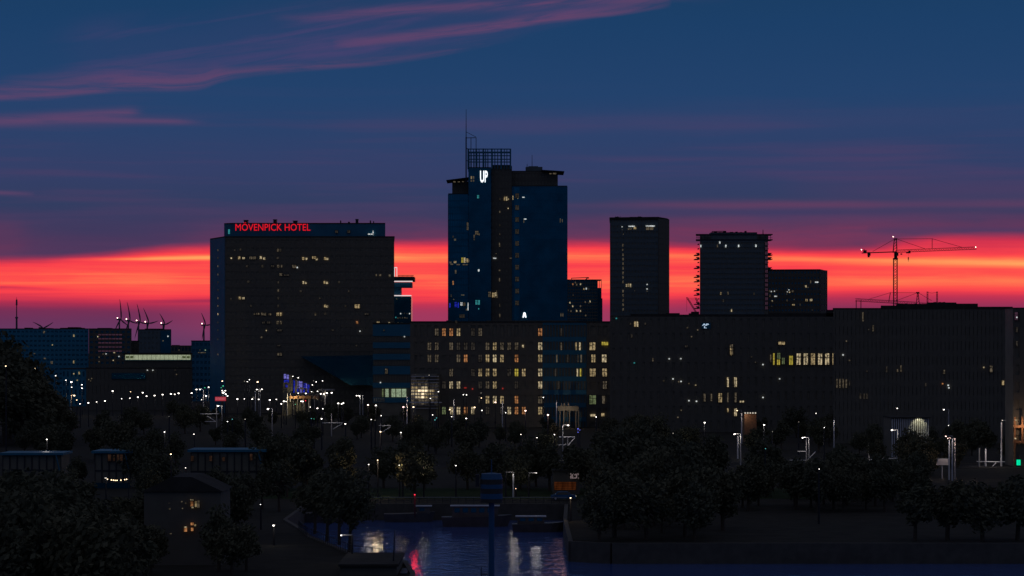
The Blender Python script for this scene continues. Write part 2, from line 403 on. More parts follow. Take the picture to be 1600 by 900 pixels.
# ------------------------------------------------------------------ ground, water, quay
basin = [(-11.4,60),(-11.4,287),(-13.1,305),(-19.6,314),(-27.6,345),(-30,360),(-34,380),(-34,419),(9.2,419),(8.2,380),(8,336),(13,333),(120,333),(120,60)]
def ground():
    bm = bmesh.new()
    outer = [(-30000,-500),(30000,-500),(30000,40000),(-30000,40000)]
    es = []
    for loop in (outer, basin):
        vs = [bm.verts.new((a, b, 0)) for a, b in loop]
        es += [bm.edges.new((vs[i], vs[(i+1) % len(vs)])) for i in range(len(vs))]
    bmesh.ops.triangle_fill(bm, use_beauty=True, edges=es)
    for f in list(bm.faces):
        c = f.calc_center_median()
    bmesh.ops.recalc_face_normals(bm, faces=bm.faces)
    for f in bm.faces:
        if f.normal.z < 0: f.normal_flip()
    me = bpy.data.meshes.new('ground'); bm.to_mesh(me); bm.free(); me.materials.append(M['paving'])
    o = bpy.data.objects.new('ground', me); C.objects.link(o); tagit(o, 'dark paved city ground running to the horizon', kind='structure')
ground()
g = G()
for i in range(len(basin)):
    a = basin[i]; b = basin[(i+1) % len(basin)]
    d = Vector((b[0]-a[0], b[1]-a[1])); n_ = Vector((d.y, -d.x)).normalized()   # away from the water
    k = max(1, int(d.length/6))
    for j in range(k):
        p = Vector(a)+d*(j/k); q_ = Vector(a)+d*((j+1)/k)
        g.hexa([(p.x,p.y,-4),(q_.x,q_.y,-4),(q_.x+n_.x*.6,q_.y+n_.y*.6,-4),(p.x+n_.x*.6,p.y+n_.y*.6,-4),
                (p.x,p.y,.18),(q_.x,q_.y,.18),(q_.x+n_.x*.6,q_.y+n_.y*.6,.18),(p.x+n_.x*.6,p.y+n_.y*.6,.18)])
g.build('quay_wall', 'quay_stone', kind='structure')
# water
wm = bpy.data.materials.new('water'); wm.use_nodes = True; t = wm.node_tree; b = t.nodes['Principled BSDF']
b.inputs['Base Color'].default_value = (.055,.12,.36,1); b.inputs['Roughness'].default_value = .05; b.inputs['IOR'].default_value = 1.38
tcn = t.nodes.new('ShaderNodeTexCoord'); mp = t.nodes.new('ShaderNodeMapping'); mp.inputs['Scale'].default_value = (1.6, .75, 1)
t.links.new(tcn.outputs['Object'], mp.inputs[0])
nz = t.nodes.new('ShaderNodeTexNoise'); nz.inputs['Scale'].default_value = 1.0; nz.inputs['Detail'].default_value = 5; nz.inputs['Roughness'].default_value = .6
t.links.new(mp.outputs[0], nz.inputs['Vector'])
mp2 = t.nodes.new('ShaderNodeMapping'); mp2.inputs['Scale'].default_value = (.42, .3, 1); mp2.inputs['Rotation'].default_value = (0,0,.25)
t.links.new(tcn.outputs['Object'], mp2.inputs[0])
nz2 = t.nodes.new('ShaderNodeTexNoise'); nz2.inputs['Detail'].default_value = 2; nz2.inputs['Scale'].default_value = 1.0; nz2.inputs['Distortion'].default_value = .6
t.links.new(mp2.outputs[0], nz2.inputs['Vector'])
ad = t.nodes.new('ShaderNodeMath'); ad.operation = 'MULTIPLY_ADD'; ad.inputs[1].default_value = 2.6
t.links.new(nz2.outputs[0], ad.inputs[0]); t.links.new(nz.outputs[0], ad.inputs[2])
bp = t.nodes.new('ShaderNodeBump'); bp.inputs['Strength'].default_value = 1.0; bp.inputs['Distance'].default_value = .036
t.links.new(ad.outputs[0], bp.inputs['Height']); t.links.new(bp.outputs[0], b.inputs['Normal']); M['water'] = wm
me = bpy.data.meshes.new('water'); me.from_pydata([(-60,40,0),(150,40,0),(150,440,0),(-60,440,0)], [], [(0,1,2,3)]); me.materials.append(wm)
o = bpy.data.objects.new('water', me); o.location = (0,0,-2.5); C.objects.link(o); tagit(o, 'rippled harbour water reflecting the blue dusk', kind='structure')
# road along the tram line and kerbs, lawn strips
def sheet(name, pts, z, m, label):
    me = bpy.data.meshes.new(name); me.from_pydata([(a, b, z) for a, b in pts], [], [tuple(range(len(pts)))]); me.materials.append(M[m])
    o = bpy.data.objects.new(name, me); C.objects.link(o); return tagit(o, label, kind='structure')
sheet('road', [(-700,575),(700,530),(700,552),(-700,597)], .004, 'asphalt', 'dark asphalt road along the tram line')
sheet('lawn', [(-60,436),(60,436),(60,470),(-60,470)], .004, 'grass', 'dark lawn strip behind the quay')
g = G().hexa([(-700,574,0),(700,529,0),(700,529.3,0),(-700,574.3,0),(-700,574,.12),(700,529,.12),(700,529.3,.12),(-700,574.3,.12)])
g.hexa([(-700,597,0),(700,552,0),(700,552.3,0),(-700,597.3,0),(-700,597,.12),(700,552,.12),(700,552.3,.12),(-700,597.3,.12)])
g.build('kerb', 'quay_stone', kind='structure')
for i in range(60):
    xx_ = -300+i*10; yy = 586-(xx_+700)*45/1400
    if i == 0: mk = G()
    mk.hexa([(xx_,yy,.008),(xx_+4,yy-.13,.008),(xx_+4,yy+.02,.008),(xx_,yy+.15,.008),(xx_,yy,.012),(xx_+4,yy-.13,.012),(xx_+4,yy+.02,.012),(xx_,yy+.15,.012)])
mk.build('lane_marking', 'white_steel', kind='structure')

# ------------------------------------------------------------------ the hotel
D = 1050
r = building('hotel_building', 'wide dark hotel slab with red illuminated rooftop lettering', 'hotel', 329, 616, D)
x0, x1 = X(352, D), X(616, D); zt = Z(371, D); xl = X(329, D+22)
xk = X(615.5, D+38)
core = [(x0,D),(x1,D),(xk,D+38),(xl,D+38),(xl,D+22)]
G().prism(core, 0, zt).build('glazing', 'dark_glass', r)
G().facade((x0, D), (x1, D), 0, zt, 34, 22, .75, 1.9, .3).build('wall', 'brown_brick', r)
G().facade((xl, D+22), (x0, D), 0, zt, 3, 22, 3.6, 3.4, .28).build('side_wall', 'blue_panel', r, label='blue-grey angled end wall with small windows')
G().prism([(x0-.2,D-.4),(x1+.2,D-.4),(xk+.2,D+38.2),(xl-.2,D+38.2),(xl-.2,D+21.8)], zt, zt+.5).build('roof', 'roofing', r)
xa, xb = X(348, D+4), X(602, D+4); za = Z(349, D)
rc = 5.0
pen = [(xa+rc*(1-math.cos(t)), D+4+rc*(1-math.sin(t))) for t in [0, .4, .8, 1.2, 1.57]]
pen = pen + [(xb, D+4), (X(601.5, D+32), D+32), (xa, D+32)]
G().prism(pen, zt+.5, za).build('penthouse', 'blue_panel', r, label='set-back blue-grey rooftop storey carrying the red lettering')
G().prism([(a-.0, b-.15) for a, b in pen], za, za+.4).build('penthouse_roof', 'roofing', r)
sg = text(r, 'sign_lettering', 'MÖVENPICK HOTEL', 368, 485, 347.5, 360.5, D+3.9, 'sign_red', bold=0)
sg['label'] = 'red glowing letters reading MÖVENPICK HOTEL'
FEAT.append((368,485,347,361,D))
for px, w, h in ((384,6,5),(429.5,5,6),(461,6,4),(532,1.4,5),(545,2.6,3),(557.5,4,6.5),(578.5,1.5,5),(583.5,1,4)):
    a = X(px, D+10); k = w*D/F/2
    gg = G().box(a-k, a+k, D+10, D+13, za+.4, za+.4+h*D/F)
    if w > 3: gg.box(a-k*1.25, a+k*1.25, D+9.8, D+13.2, za+.4+h*D/F, za+.6+h*D/F)
    gg.build('rooftop_unit', 'dark_metal', r)
fl = D-.32
for px, py, w, h, m in [
    (361.5,403.5,2,2,'win_bright'),(374,403,3,4,'win_warm'),(381,403.5,4,3,'win_bright'),(395,403,10,4,'win_dim'),(407.5,402.5,3,4,'win_bright'),(413,404,3,3,'win_bright'),
    (376,390,3,3,'win_faint'),(434.5,391,3,4,'win_dim'),(438.5,391,2,4,'win_faint'),(434,403,3,3,'win_faint'),(410,416,3,4,'win_faint'),(426,416,5,3,'win_faint'),(435,416,3,4,'win_dim'),(440,416,2,4,'win_dim'),
    (460,416.5,6,5,'win_dim'),(464.5,418,2,2,'win_white'),(439,429,4,4,'win_dim'),(448,430,8,2,'win_faint'),(435,441,2,4,'win_faint'),(435,454,2,4,'win_dim'),
    (474,404,3,4,'win_warm'),(479,404.5,2.5,3,'win_bright'),(491,402.5,6,4,'win_warm'),(495,405,3,3,'win_bright'),(508,404,3,4,'win_warm'),(511.5,404.5,3,3,'win_bright'),
    (474,441.5,2.5,4,'win_bright'),(478,442,2,3,'win_bright'),(507,441,2.5,4,'win_warm'),(511,442,3,3,'win_bright'),(508,478,3,4,'win_warm'),(511,479,3,3,'win_bright'),
    (558.5,478.5,8,6,'win_warm'),(588,430,2,3,'win_dim'),(594,430,3,3,'win_dim'),(609,431,3,4,'win_dim'),
    (375,465.5,3,4,'win_warm'),(380.5,466,4,3,'win_bright'),(361,467,2,2,'win_faint'),(435,466,2,4,'win_faint'),(435,478,2,4,'win_faint'),
    (434,491,3.5,5,'win_warm'),(439,491,3,5,'win_warm'),(403,490.5,5,3,'win_dim'),(410,490.5,3,4,'win_dim'),(414,491,4,4,'win_dim'),(422,491,4,3,'win_dim'),(398,491,2,2,'win_dim'),
    (434,504,3,5,'win_dim'),(439,504,2.5,5,'win_dim'),(412,504,4,3,'win_faint'),(420,504,5,3,'win_faint'),(437,516,7,3,'win_faint'),(416,516.5,1.6,1.6,'win_bright'),(408.5,527,2.5,2.5,'win_dim'),
    (436,540,4,2,'win_faint'),(437,553.5,7,4,'win_dim'),(493,491,2,4,'win_dim'),(508,490,3,3,'win_faint'),(573,490.5,6,3,'win_faint'),(558,504,3,4,'win_orange'),(562.5,517.5,1.8,1.8,'win_white'),
    (591,504,4,3.5,'win_warm'),(608,505,3,2.5,'win_bright'),(557,540,2,2,'win_faint'),(545,455,2,3,'win_faint'),(530,441,3,3,'win_faint'),(520,516,3,2,'win_faint'),
    (470,455,3,3,'win_faint'),(386,416,3,3,'win_faint'),(388,440,3,3,'win_faint'),(392,478,2,3,'win_faint'),(367,391,2,2,'win_faint'),(500,466,3,2,'win_faint'),(540,478,2,3,'win_faint')]:
    win(r, px, py, w, h, D, m, frame=w > 3)
for py, m in ((391,'win_dim'),(403,'win_faint'),(416,'win_dim'),(429,'win_dim'),(441,'win_faint'),(453.5,'win_faint'),(466,'win_dim'),(478,'win_dim'),(491,'win_bright'),(504,'win_faint'),(516,'win_faint'),(554,'win_dim'),(530,'win_faint')):
    win(r, 341, py, 2, 3, D+10, m, frame=False)
win(r, 358, 362, 2.5, 7, D+5, 'win_teal', frame=False); win(r, 579, 366, 8, 1.6, D+4, 'win_white'); win(r, 583, 364, 1.4, 7, D+4, 'win_white', frame=False)
for px in (526, 545): win(r, px, 362, 4, 4, D+4, 'win_faint')
# low wing of the hotel: raking blue glass roof
g = G().front([(X(470,D-8), Z(557,D-8)), (X(548,D-8), Z(602,D-8)), (X(583,D-8), Z(602,D-8)), (X(583,D-8), Z(555,D-8))], D-8, D-.5)
g.build('raking_glass', 'raking_glass', r, label='large raking panel of dark blue glass low on the slab')
# annex right of the hotel: alternate bands of blue panel and dark window
D = 1000
r = building('office_annex', 'low office wing banded in blue and black, beside the hotel', 'office', 583, 641, D)
x0, x1 = X(583, D), X(641, D)
G().box(x0, x1, D, D+34, 0, Z(506, D)).build('glazing', 'dark_glass', r)
for a, b in ((507,525),(535,544),(553,562),(572,585),(598,606),(621,629)):
    G().box(x0-.1, x1+.1, D-.4, D-.002, Z(b, D), Z(a, D)).build('spandrel_band', 'blue_panel', r)
for a, b in ((526,534),(545,552),(563,571),(586,597)):
    G().facade((x0,D),(x1,D), Z(b, D)+.05, Z(a, D)-.05, 14, 1, .5, .2, .2).build('window_row', 'dark_brick', r)
G().box(x0-.2, x1+.2, D-.45, D+34, Z(506, D), Z(506, D)+.45).build('roof', 'roofing', r)
for i, (a, b) in enumerate(((597,599.5),(602,607.5),(611.5,618),(618.8,627),(627.8,635))):
    win(r, (a+b)/2, 614, b-a-.6, 12.5, D, 'win_greenwarm' if i == 0 else 'win_green', frame=False)
for px, py in ((594.5,597.7),(632,526)): win(r, px, py, 1.8, 1.8, D, 'win_white', frame=False)
win(r, 604, 580, 4, 8, D, 'win_dim'); win(r, 600, 516, 2, 2, D, 'win_faint')
for px in range(585, 601, 3): win(r, px, 625, 1, 6, D, 'win_faint', frame=False)
# ------------------------------------------------------------------ observation tower behind the hotel
D = 1400
r = building('observation_tower', 'tower with white lit edges and overhanging roof deck, half behind the hotel', 'tower', 600, 645, D)
x0 = X(598, D)
G().box(x0, X(642.6, D), D, D+16, 0, Z(463, D)).build('shaft', 'deep_blue_glass', r)
G().box(x0, X(626, D), D+2, D+14, Z(463, D), Z(449, D)).build('neck', 'blue_panel', r)
G().box(x0, X(643, D), D-1, D+16, Z(449, D), Z(441, D)).build('upper_floor', 'blue_panel', r)
G().box(x0, X(647, D), D-2, D+17, Z(439.3, D), Z(432.5, D)).build('roof_deck', 'dark_metal', r)
for a, b, c in ((640,645,439.5),(630,643,461.5)): pass
G().box(x0, X(645, D), D-2.3, D-1.9, Z(440.6, D), Z(439.0, D)).build('light_strip', 'edge_white', r)
G().box(x0, X(643, D), D-1.3, D-.9, Z(462.8, D), Z(461.2, D)).build('light_strip', 'edge_white', r)
g = G()
for a, b, c, d in ((616,617,418,432),(619.6,620.6,418,432),(616,620.6,417.4,418.6)): g.box(X(a,D), X(b,D), D-.5, D+.5, Z(d,D), Z(c,D))
g.build('lit_frame', 'edge_white', r, label='small white lit frame standing on the roof deck')
g = G()
for i in range(12): a = X(623+i*2, D); g.box(a-.12, a+.12, D-1.9, D-1.6, Z(432.5, D), Z(430.2, D))
g.box(X(622,D), X(647,D), D-1.9, D-1.6, Z(430.6,D), Z(430,D)); g.build('railing', 'dark_metal', r)
for px, py, m in [(618.5,496,'win_teal'),(626,490,'win_white'),(640,490,'win_white'),(617,505,'win_dim'),(622,504.5,'win_dim'),(628,505,'win_dim'),(622,497,'win_dim'),(625,496.5,'win_dim'),(629,496.5,'win_dim'),(632.5,496.5,'win_dim'),(636,497,'win_faint'),(620,467,'win_dim'),(632,489.5,'win_faint'),(636,490,'win_faint')]:
    win(r, px, py, 1.6, 1.8, D, m, frame=False)
# ------------------------------------------------------------------ the tall tower
D = 1500
r = building('office_tower', 'tallest blue glass office tower with white UP sign and mast', 'tower', 700, 887, D)
def vol(px0, px1, yt, dd, dep, wall, glass, cols, rows, bw, bh, nm='wall', yb=None):
    x0, x1 = X(px0, D), X(px1, D); z1 = Z(yt, D); z0 = 0 if yb is None else Z(yb, D)
    G().box(x0+.05, x1-.05, D+dd, D+dd+dep, z0, z1-.03).build('glazing', glass, r)
    g = G().facade((x0, D+dd), (x1, D+dd), z0, z1, cols, rows, bw, bh, .3)
    g.facade((x1, D+dd), (x1, D+dd+dep), z0, z1, 4, rows, bw, bh, .2); g.facade((x0, D+dd+dep), (x0, D+dd), z0, z1, 4, rows, bw, bh, .2)
    g.build(nm, wall, r)
    G().box(x0, x1, D+dd-.2, D+dd+dep, z1, z1+.5).build('roof', 'roofing', r)
vol(700, 731, 302.5, 6, 30, 'deep_blue_glass', 'blue_glass', 9, 31, .3, .7)
vol(732.5, 767, 262.5, 0, 34, 'deep_blue_glass', 'deep_blue_glass', 10, 34, .3, .8)
vol(768, 799.5, 259.5, 3, 30, 'dark_brick', 'dark_glass', 6, 34, 1.1, 1.8, 'brick_core')
vol(799.4, 886.5, 290.5, 5, 32, 'deep_blue_glass', 'deep_blue_glass', 24, 32, .25, .8)
G().box(X(803.5,D), X(812,D), D+4.2, D+4.6, 0, Z(292,D)).build('glass_strip', 'blue_glass', r, label='brighter vertical strip of blue glass beside the dark core')
vol(800, 871.5, 266.5, 9, 26, 'dark_brick', 'dark_glass', 14, 2, .8, 2.2, 'penthouse_wall', yb=290)
vol(706.5, 731.5, 283, 9, 22, 'dark_brick', 'dark_glass', 8, 2, .8, 2.4, 'penthouse_wall', yb=302)
# thin roof canopies
G().front([(X(697,D), Z(281.5,D)), (X(732,D), Z(277.2,D)), (X(732,D), Z(276.0,D)), (X(697,D), Z(280.5,D))], D+4, D+30).build('roof_canopy', 'dark_metal', r)
G().front([(X(846,D), Z(265.9,D)), (X(882,D), Z(267.6,D)), (X(882,D), Z(266.6,D)), (X(846,D), Z(264.4,D))], D+4, D+34).build('roof_canopy', 'dark_metal', r)
G().box(X(821.5,D), X(848,D), D+14, D+26, Z(266,D), Z(258,D)).box(X(826,D), X(841,D), D+15, D+25, Z(258,D), Z(256.7,D)).build('plant_room', 'grey_concrete', r)
for px, yt_ in ((824,252),(831.8,238)): G().bar((X(px,D), D+20, Z(258,D)), (X(px,D), D+20, Z(yt_,D)), .2, .12).build('aerial', 'dark_metal', r)
G().box(X(768,D), X(797,D), D+6, D+26, Z(262,D), Z(256.5,D)).build('plant_room', 'dark_brick', r)
# open lattice crown
g = G(); y0_, y1_ = D+2, D+24
zb, ztp = Z(264, D), Z(232, D)
for dd in (y0_, y1_):
    for px in (731.5,735.5,740,744,748.5,755,758.5,762,768.5,773,777.5,783,788,792,797.5):
        w = .45 if px in (731.5,797.5,744,755,768.5,783) else .22
        a = X(px, D); g.box(a-w, a+w, dd-.3, dd+.3, zb, ztp)
    for zz_ in (232.6, 238.5, 248.5): g.box(X(731,D), X(798,D), dd-.36, dd+.36, Z(zz_,D)-.25, Z(zz_,D)+.3)
for px in (731.5, 797.5):
    a = X(px, D)
    for zz_ in (232.6, 238.5, 248.5): g.box(a-.3, a+.3, y0_, y1_, Z(zz_,D)-.3, Z(zz_,D)+.3)
for px in (744,755,768.5,783): a = X(px, D); g.box(a-.3, a+.3, y0_, y1_, ztp-.3, ztp+.2)
g.build('lattice_crown', 'blue_panel', r, label='open steel lattice screen crowning the roof')
g = G(); a = X(728.3, D)
g.bar((a, D+1, Z(290,D)), (a, D+1, Z(214,D)), .42, .38).bar((a, D+1, Z(214,D)), (a, D+1, Z(170.5,D)), .26, .12)
g.build('mast', 'dark_metal', r)
g = G()
for px in (735.8, 743.8): g.bar((X(px,D), D+3, Z(232,D)), (X(px,D), D+3, Z(214,D)), .2)
g.bar((X(728,D), D+2, Z(215,D)), (X(743.8,D), D+3, Z(214.5,D)), .2).bar((X(728,D), D+2, Z(205.5,D)), (X(743.8,D), D+3, Z(213.5,D)), .14)
g.build('mast_bracket', 'dark_metal', r)
for yy in (232, 251): G().bar((X(728,D), D+1, Z(yy,D)), (X(732,D), D+2, Z(yy,D)), .2).build('mast_clamp', 'dark_metal', r)
sg = text(r, 'sign_lettering', 'UP', 750.2, 762, 266.8, 285.2, D-.35, 'sign_white', bold=.02); sg['label'] = 'glowing white letters reading UP'
for px, py, w, h, m in [(736.5,277.5,2,4,'win_warm'),(739.8,277.5,2,4,'win_dim'),(736.5,282.5,2,3,'win_dim'),(739.8,282.5,2,3,'win_dim'),
    (710,284.2,3.6,2,'win_dim'),(717,284.2,3,1.6,'win_dim'),(723.5,283.8,3,1.4,'win_dim'),(860,271.5,3.6,1.6,'win_dim'),(866.5,271.3,5,2.2,'win_dim'),
    (747,307.5,3,5,'win_teal'),(731,353.5,3,12,'win_dim'),(741,369,2,4,'win_dim'),(745,364,5,6,'win_dim'),(741,373.5,2,4,'win_faint'),(748,366,3,3,'win_dim'),
    (711,374.5,3,3,'win_dim'),(708,370,2,3,'win_faint'),(722.5,406.5,3,8,'win_yellow'),(726,406.5,2.6,8,'win_bright'),(730,407,2.6,6,'win_warm'),(732.5,408,1.4,5,'win_dim'),
    (704,410,3,3,'win_dim'),(711,409.5,4,3,'win_warm'),(706,413,4,2,'win_dim'),(716,413.5,5,1.6,'win_dim'),(727,413.5,8,1.6,'win_dim'),
    (712,424.5,2.4,6,'win_dim'),(748,422.5,2.4,3.5,'win_white'),(708,442,2,6,'win_orange'),(705,462,2,4,'win_faint'),(709,468,1.6,1.6,'win_dim'),(723,461,5,1.6,'win_dim'),
    (703,477,2,7,'win_blue'),(712,476,3,8,'win_blue'),(716,477,2,8,'win_blue'),(721,475,3,5,'win_white'),(725.5,475.5,3,5,'win_dim'),(731.5,479,1.6,12,'win_white'),(729,483.5,2,3,'win_dim'),
    (744.5,472.5,3,7,'win_teal'),(748.5,472.5,2.4,7,'win_teal'),(748,482.5,1.6,2,'win_teal'),(722,494,8,5,'win_faint'),
    (765,460,4,8,'win_dim'),(773,403.6,5,1.6,'win_white'),(771,461,4,7,'win_warm'),(775,460,3,6,'win_bright'),(776,464,3,3,'win_dim'),
    (788.5,310.5,2.2,6,'win_warm'),(791.5,310.5,2,6,'win_bright'),(794.5,311,1.2,2,'win_warm'),(801.5,309,1.6,6,'win_warm'),(809.3,307.5,1.6,6,'win_bright'),(818,308.3,3.6,1.4,'win_white'),
    (794,325.7,1.6,1.6,'win_bright'),(781,311,2,3,'win_faint'),(781,331,1.4,3,'win_dim'),(820.5,342.3,4,1.6,'win_white'),(818.5,345.5,1.2,5,'win_dim'),(875.5,344.5,1.2,6,'win_dim'),(878.5,345,1.2,5,'win_dim'),
    (780.5,382.5,1.6,6,'win_dim'),(775.5,396.5,1.6,1.4,'win_dim'),(780.5,422.5,2,2,'win_dim'),(780.5,437,1.6,5,'win_dim'),(776,455,1.4,1.4,'win_dim'),(780.8,477,1.4,5,'win_faint'),(781,493,1.6,5,'win_dim'),(798,403.5,3,1.2,'win_dim'),
    (808,457,3,3,'win_faint'),(876.5,492,1.6,6,'win_dim'),(879.5,492,1.4,6,'win_dim'),(781,352,1.4,3,'win_faint'),(781,366,1.4,3,'win_faint')]:
    dd = D+6 if px < 732 else D if px < 767 else D+3 if px < 800 else D+4.4
    win(r, px, py, w, h, dd-.2, m, frame=w > 2.9 and h > 3)
o = G().front([(X(816.4,D), Z(496,D)), (X(818,D), Z(488,D)), (X(821,D), Z(488,D)), (X(822.8,D), Z(496,D)), (X(820.6,D), Z(496,D)), (X(819.6,D), Z(493,D)), (X(818.6,D), Z(496,D))], D+4, D+4.6).build('illuminated_sign', 'sign_white', r)
for i in range(10): win(r, 808, 306+i*18.6, 5.5, 7, D+4.1, 'win_faint', frame=True, keep=False).name = 'stair_window'
# ------------------------------------------------------------------ small tower with roof gantry
D = 1700
r = building('residential_tower', 'small dark tower with open corner frame just right of the tallest tower', 'tower', 884, 941, D)
G().box(X(880,D), X(933.5,D), D, D+24, 0, Z(437.5,D)).build('wall', 'deep_blue_glass', r)
G().box(X(933.5,D), X(940,D), D+3, D+22, 0, Z(449.5,D)).build('wall', 'deep_blue_glass', r)
G().box(X(940,D), X(941.6,D), D+3, D+22, 0, Z(466,D)).build('wall', 'deep_blue_glass', r)
G().box(X(880,D), X(940,D), D-.5, D+24, Z(437.6,D), Z(436.6,D)).build('roof', 'dark_metal', r)
g = G()
for px in (933.6,936.5,939.6): g.box(X(px,D)-.15, X(px,D)+.15, D, D+.4, Z(449.5,D), Z(437.6,D))
g.box(X(939.5,D)-.15, X(939.5,D)+.15, D, D+.4, Z(466,D), Z(449.5,D)); g.build('corner_frame', 'dark_metal', r)
g = G().bar((X(893,D),D+10,Z(434,D)),(X(920,D),D+10,Z(432.8,D)),.25).box(X(917,D),X(921,D),D+9,D+11,Z(434.5,D),Z(432.6,D)).bar((X(918,D),D+10,Z(434,D)),(X(915,D),D+10,Z(437,D)),.4).bar((X(893.5,D),D+10,Z(434,D)),(X(893.5,D),D+10,Z(437,D)),.2)
g.build('roof_gantry', 'dark_metal', r)
G().facade((X(880,D),D),(X(933.5,D),D),0,Z(437.5,D),14,34,.3,.6,.25).build('facade_grid','dark_brick',r)
for px, py, m in [(895,444,'win_orange'),(899,441.5,'win_dim'),(901,445,'win_dim'),(907,444,'win_bright'),(912.5,451.5,'win_warm'),(916,451,'win_white'),(920,451.5,'win_faint'),(895.5,461,'win_faint'),(890.5,473,'win_bright'),(895,478.5,'win_bright'),(892,486,'win_dim'),(901,485.8,'win_bright'),(907,486,'win_bright'),(907,478.5,'win_dim'),(914.5,472,'win_dim'),(922,471,'win_bright'),(920,473,'win_faint'),(915,493,'win_dim'),(888,485,'win_faint')]:
    win(r, px, py, 1.8, 2.6, D-.1, m, frame=False)
# ------------------------------------------------------------------ plain dark tower
D = 1400
r = building('dark_tower', 'plain near-black tower with a vertical line of stair windows', 'tower', 953, 1045, D)
xa, xm, xb = X(953,D), X(1028,D), X(1045,D+14)
xq = X(953.5,D+34)
G().prism([(xa,D),(xm,D),(xb,D+14),(xb,D+34),(xq,D+34)], 0, [Z(341,D), Z(340.5,D), Z(343.5,D+14), Z(341,D+34), Z(341,D+34)]).build('glazing', 'dark_glass', r)
G().facade((xa,D),(xm,D),0,Z(341.2,D),16,32,.8,1.8,.3).build('wall', 'grey_concrete', r)
G().facade((xm,D),(xb,D+14),0,Z(343.8,D+14),4,32,2.4,2.8,.3).build('side_wall', 'dark_brick', r)
G().prism([(xa-.3,D-.4),(xm,D-.4),(xb+.3,D+14),(xb+.3,D+34),(xq-.3,D+34)], Z(344,D), [Z(340.2,D),Z(338.8,D),Z(343,D+14),Z(341,D+34),Z(339.5,D+34)]).build('roof', 'roofing', r)
g = G()
for a, b, c in ((985,1005,337.6),(998,1003,337.0),(1008,1020,338.2),(962,968,338.6)): g.box(X(a,D), X(b,D), D+8, D+16, Z(342,D), Z(c,D))
g.build('plant_room', 'dark_metal', r)
g = G().bar((X(963,D),D+9,Z(341,D)),(X(963,D),D+9,Z(337,D)),.2).bar((X(967,D),D+9,Z(341,D)),(X(966,D),D+9,Z(336.8,D)),.2).bar((X(962,D),D+9,Z(338,D)),(X(968,D),D+9,Z(337.6,D)),.2).bar((X(970,D),D+9,Z(341,D)),(X(970,D),D+9,Z(336.5,D)),.15)
g.build('roof_aerials', 'dark_metal', r)
for py in (383.5,390.5,398,405,412,419,426.5,433.5,440.5,455,462,469,476,483.5): win(r, 973.5 if py > 392 else 973, py, 1.8, 4 if py != 390.5 else 3, D, 'win_dim', frame=False)
for px, py, w, h, m in [(972,354.5,1.5,1.5,'win_white'),(972,359,1,1,'win_dim'),(987,353.6,10,1.6,'win_white'),(992,356.5,4,3.5,'win_warm'),(984,358,6,2,'win_dim'),(1016,353.2,14,1.6,'win_white'),(1012,357,5,4.5,'win_dim'),(1018,357,5,4.5,'win_dim'),(979,446,2.4,4,'win_bright'),(982,445.5,2,5,'win_warm'),(985,446,1.8,5,'win_bright'),(1011,444.5,1.6,1.6,'win_white'),(1011,451.5,1.6,1.6,'win_white'),(1011,455,1,1,'win_dim'),(991.5,454.5,1,1.5,'win_faint'),(974,366,1,1,'win_dim')]:
    win(r, px, py, w, h, D, m, frame=False)
# ------------------------------------------------------------------ balcony tower
D = 1300
r = building('balcony_tower', 'dark apartment tower with slab balconies jutting out on both sides', 'tower', 1087, 1207, D)
x0, x1 = X(1093.5,D), X(1200,D)
G().prism([(x0,D),(x1,D),(x1,D+34),(X(1094,D+34),D+34)], 0, Z(366,D)).build('glazing', 'dark_glass', r)
G().facade((x0,D),(X(1194,D),D),0,Z(376,D),22,31,.5,1.5,.3).build('wall', 'grey_concrete', r)
G().box(X(1111,D), X(1183,D), D-.2, D+30, Z(376,D), Z(363.8,D)).build('top_storey', 'grey_concrete', r)
for yy in (366.3, 374.6):
    G().prism([(X(1087,D),D-.6),(X(1207.2,D),D-.6),(X(1207.2,D),D+12),(X(1087.5,D+12),D+12)], Z(yy+.7,D), Z(yy-.7,D)).build('roof_slab', 'dark_metal', r)
G().box(X(1111,D), X(1183,D), D-.4, D+12, Z(363.8,D), Z(363,D)).build('roof', 'roofing', r)
g = G()
for a, b, c in ((1117,1122,361.5),(1124,1136,361.8),(1132,1136,360),(1142,1147,361.6),(1151,1154,361.2),(1158,1161,361.8),(1165.5,1168,360)): g.box(X(a,D), X(b,D), D+5, D+9, Z(363.3,D), Z(c,D))
g.build('rooftop_unit', 'dark_metal', r)
g = G().bar((X(1114,D),D+5,Z(361,D)),(X(1134,D),D+5,Z(360.4,D)),.2).bar((X(1114,D),D+5,Z(363,D)),(X(1114,D),D+5,Z(360.4,D)),.2)
g.build('roof_gantry', 'dark_metal', r)
G().bar((X(1192.8,D),D+2,Z(366,D)),(X(1192.8,D),D+2,Z(358.5,D)),.28,.15).build('aerial', 'dark_metal', r)
for side, ys_ in ((0, (398,404.5,418.5,432.5,439.5,453.5,460.5,475,481.5)), (1, (398,404.5,420.5))):
    for yy in ys_:
        a, b = (X(1086.5,D), x0) if side == 0 else (x1, X(1207.5,D))
        g = G().box(a, b, D+1, D+12, Z(yy+.8,D), Z(yy-.4,D))
        e0, e1 = (a, a+.25) if side == 0 else (b-.25, b)
        lo = Z(yy-.3,D)
        g.hexa([(a+(1.0 if side==0 else 0),D+1,lo),(b-(0 if side==0 else 1.0),D+1,lo),(b-(0 if side==0 else 1.0),D+1.2,lo),(a+(1.0 if side==0 else 0),D+1.2,lo),(a+.2,D+1,lo+.9),(b-.2,D+1,lo+.9),(b-.2,D+1.2,lo+.9),(a+.2,D+1.2,lo+.9)])
        g.build('balcony', 'dark_metal', r)
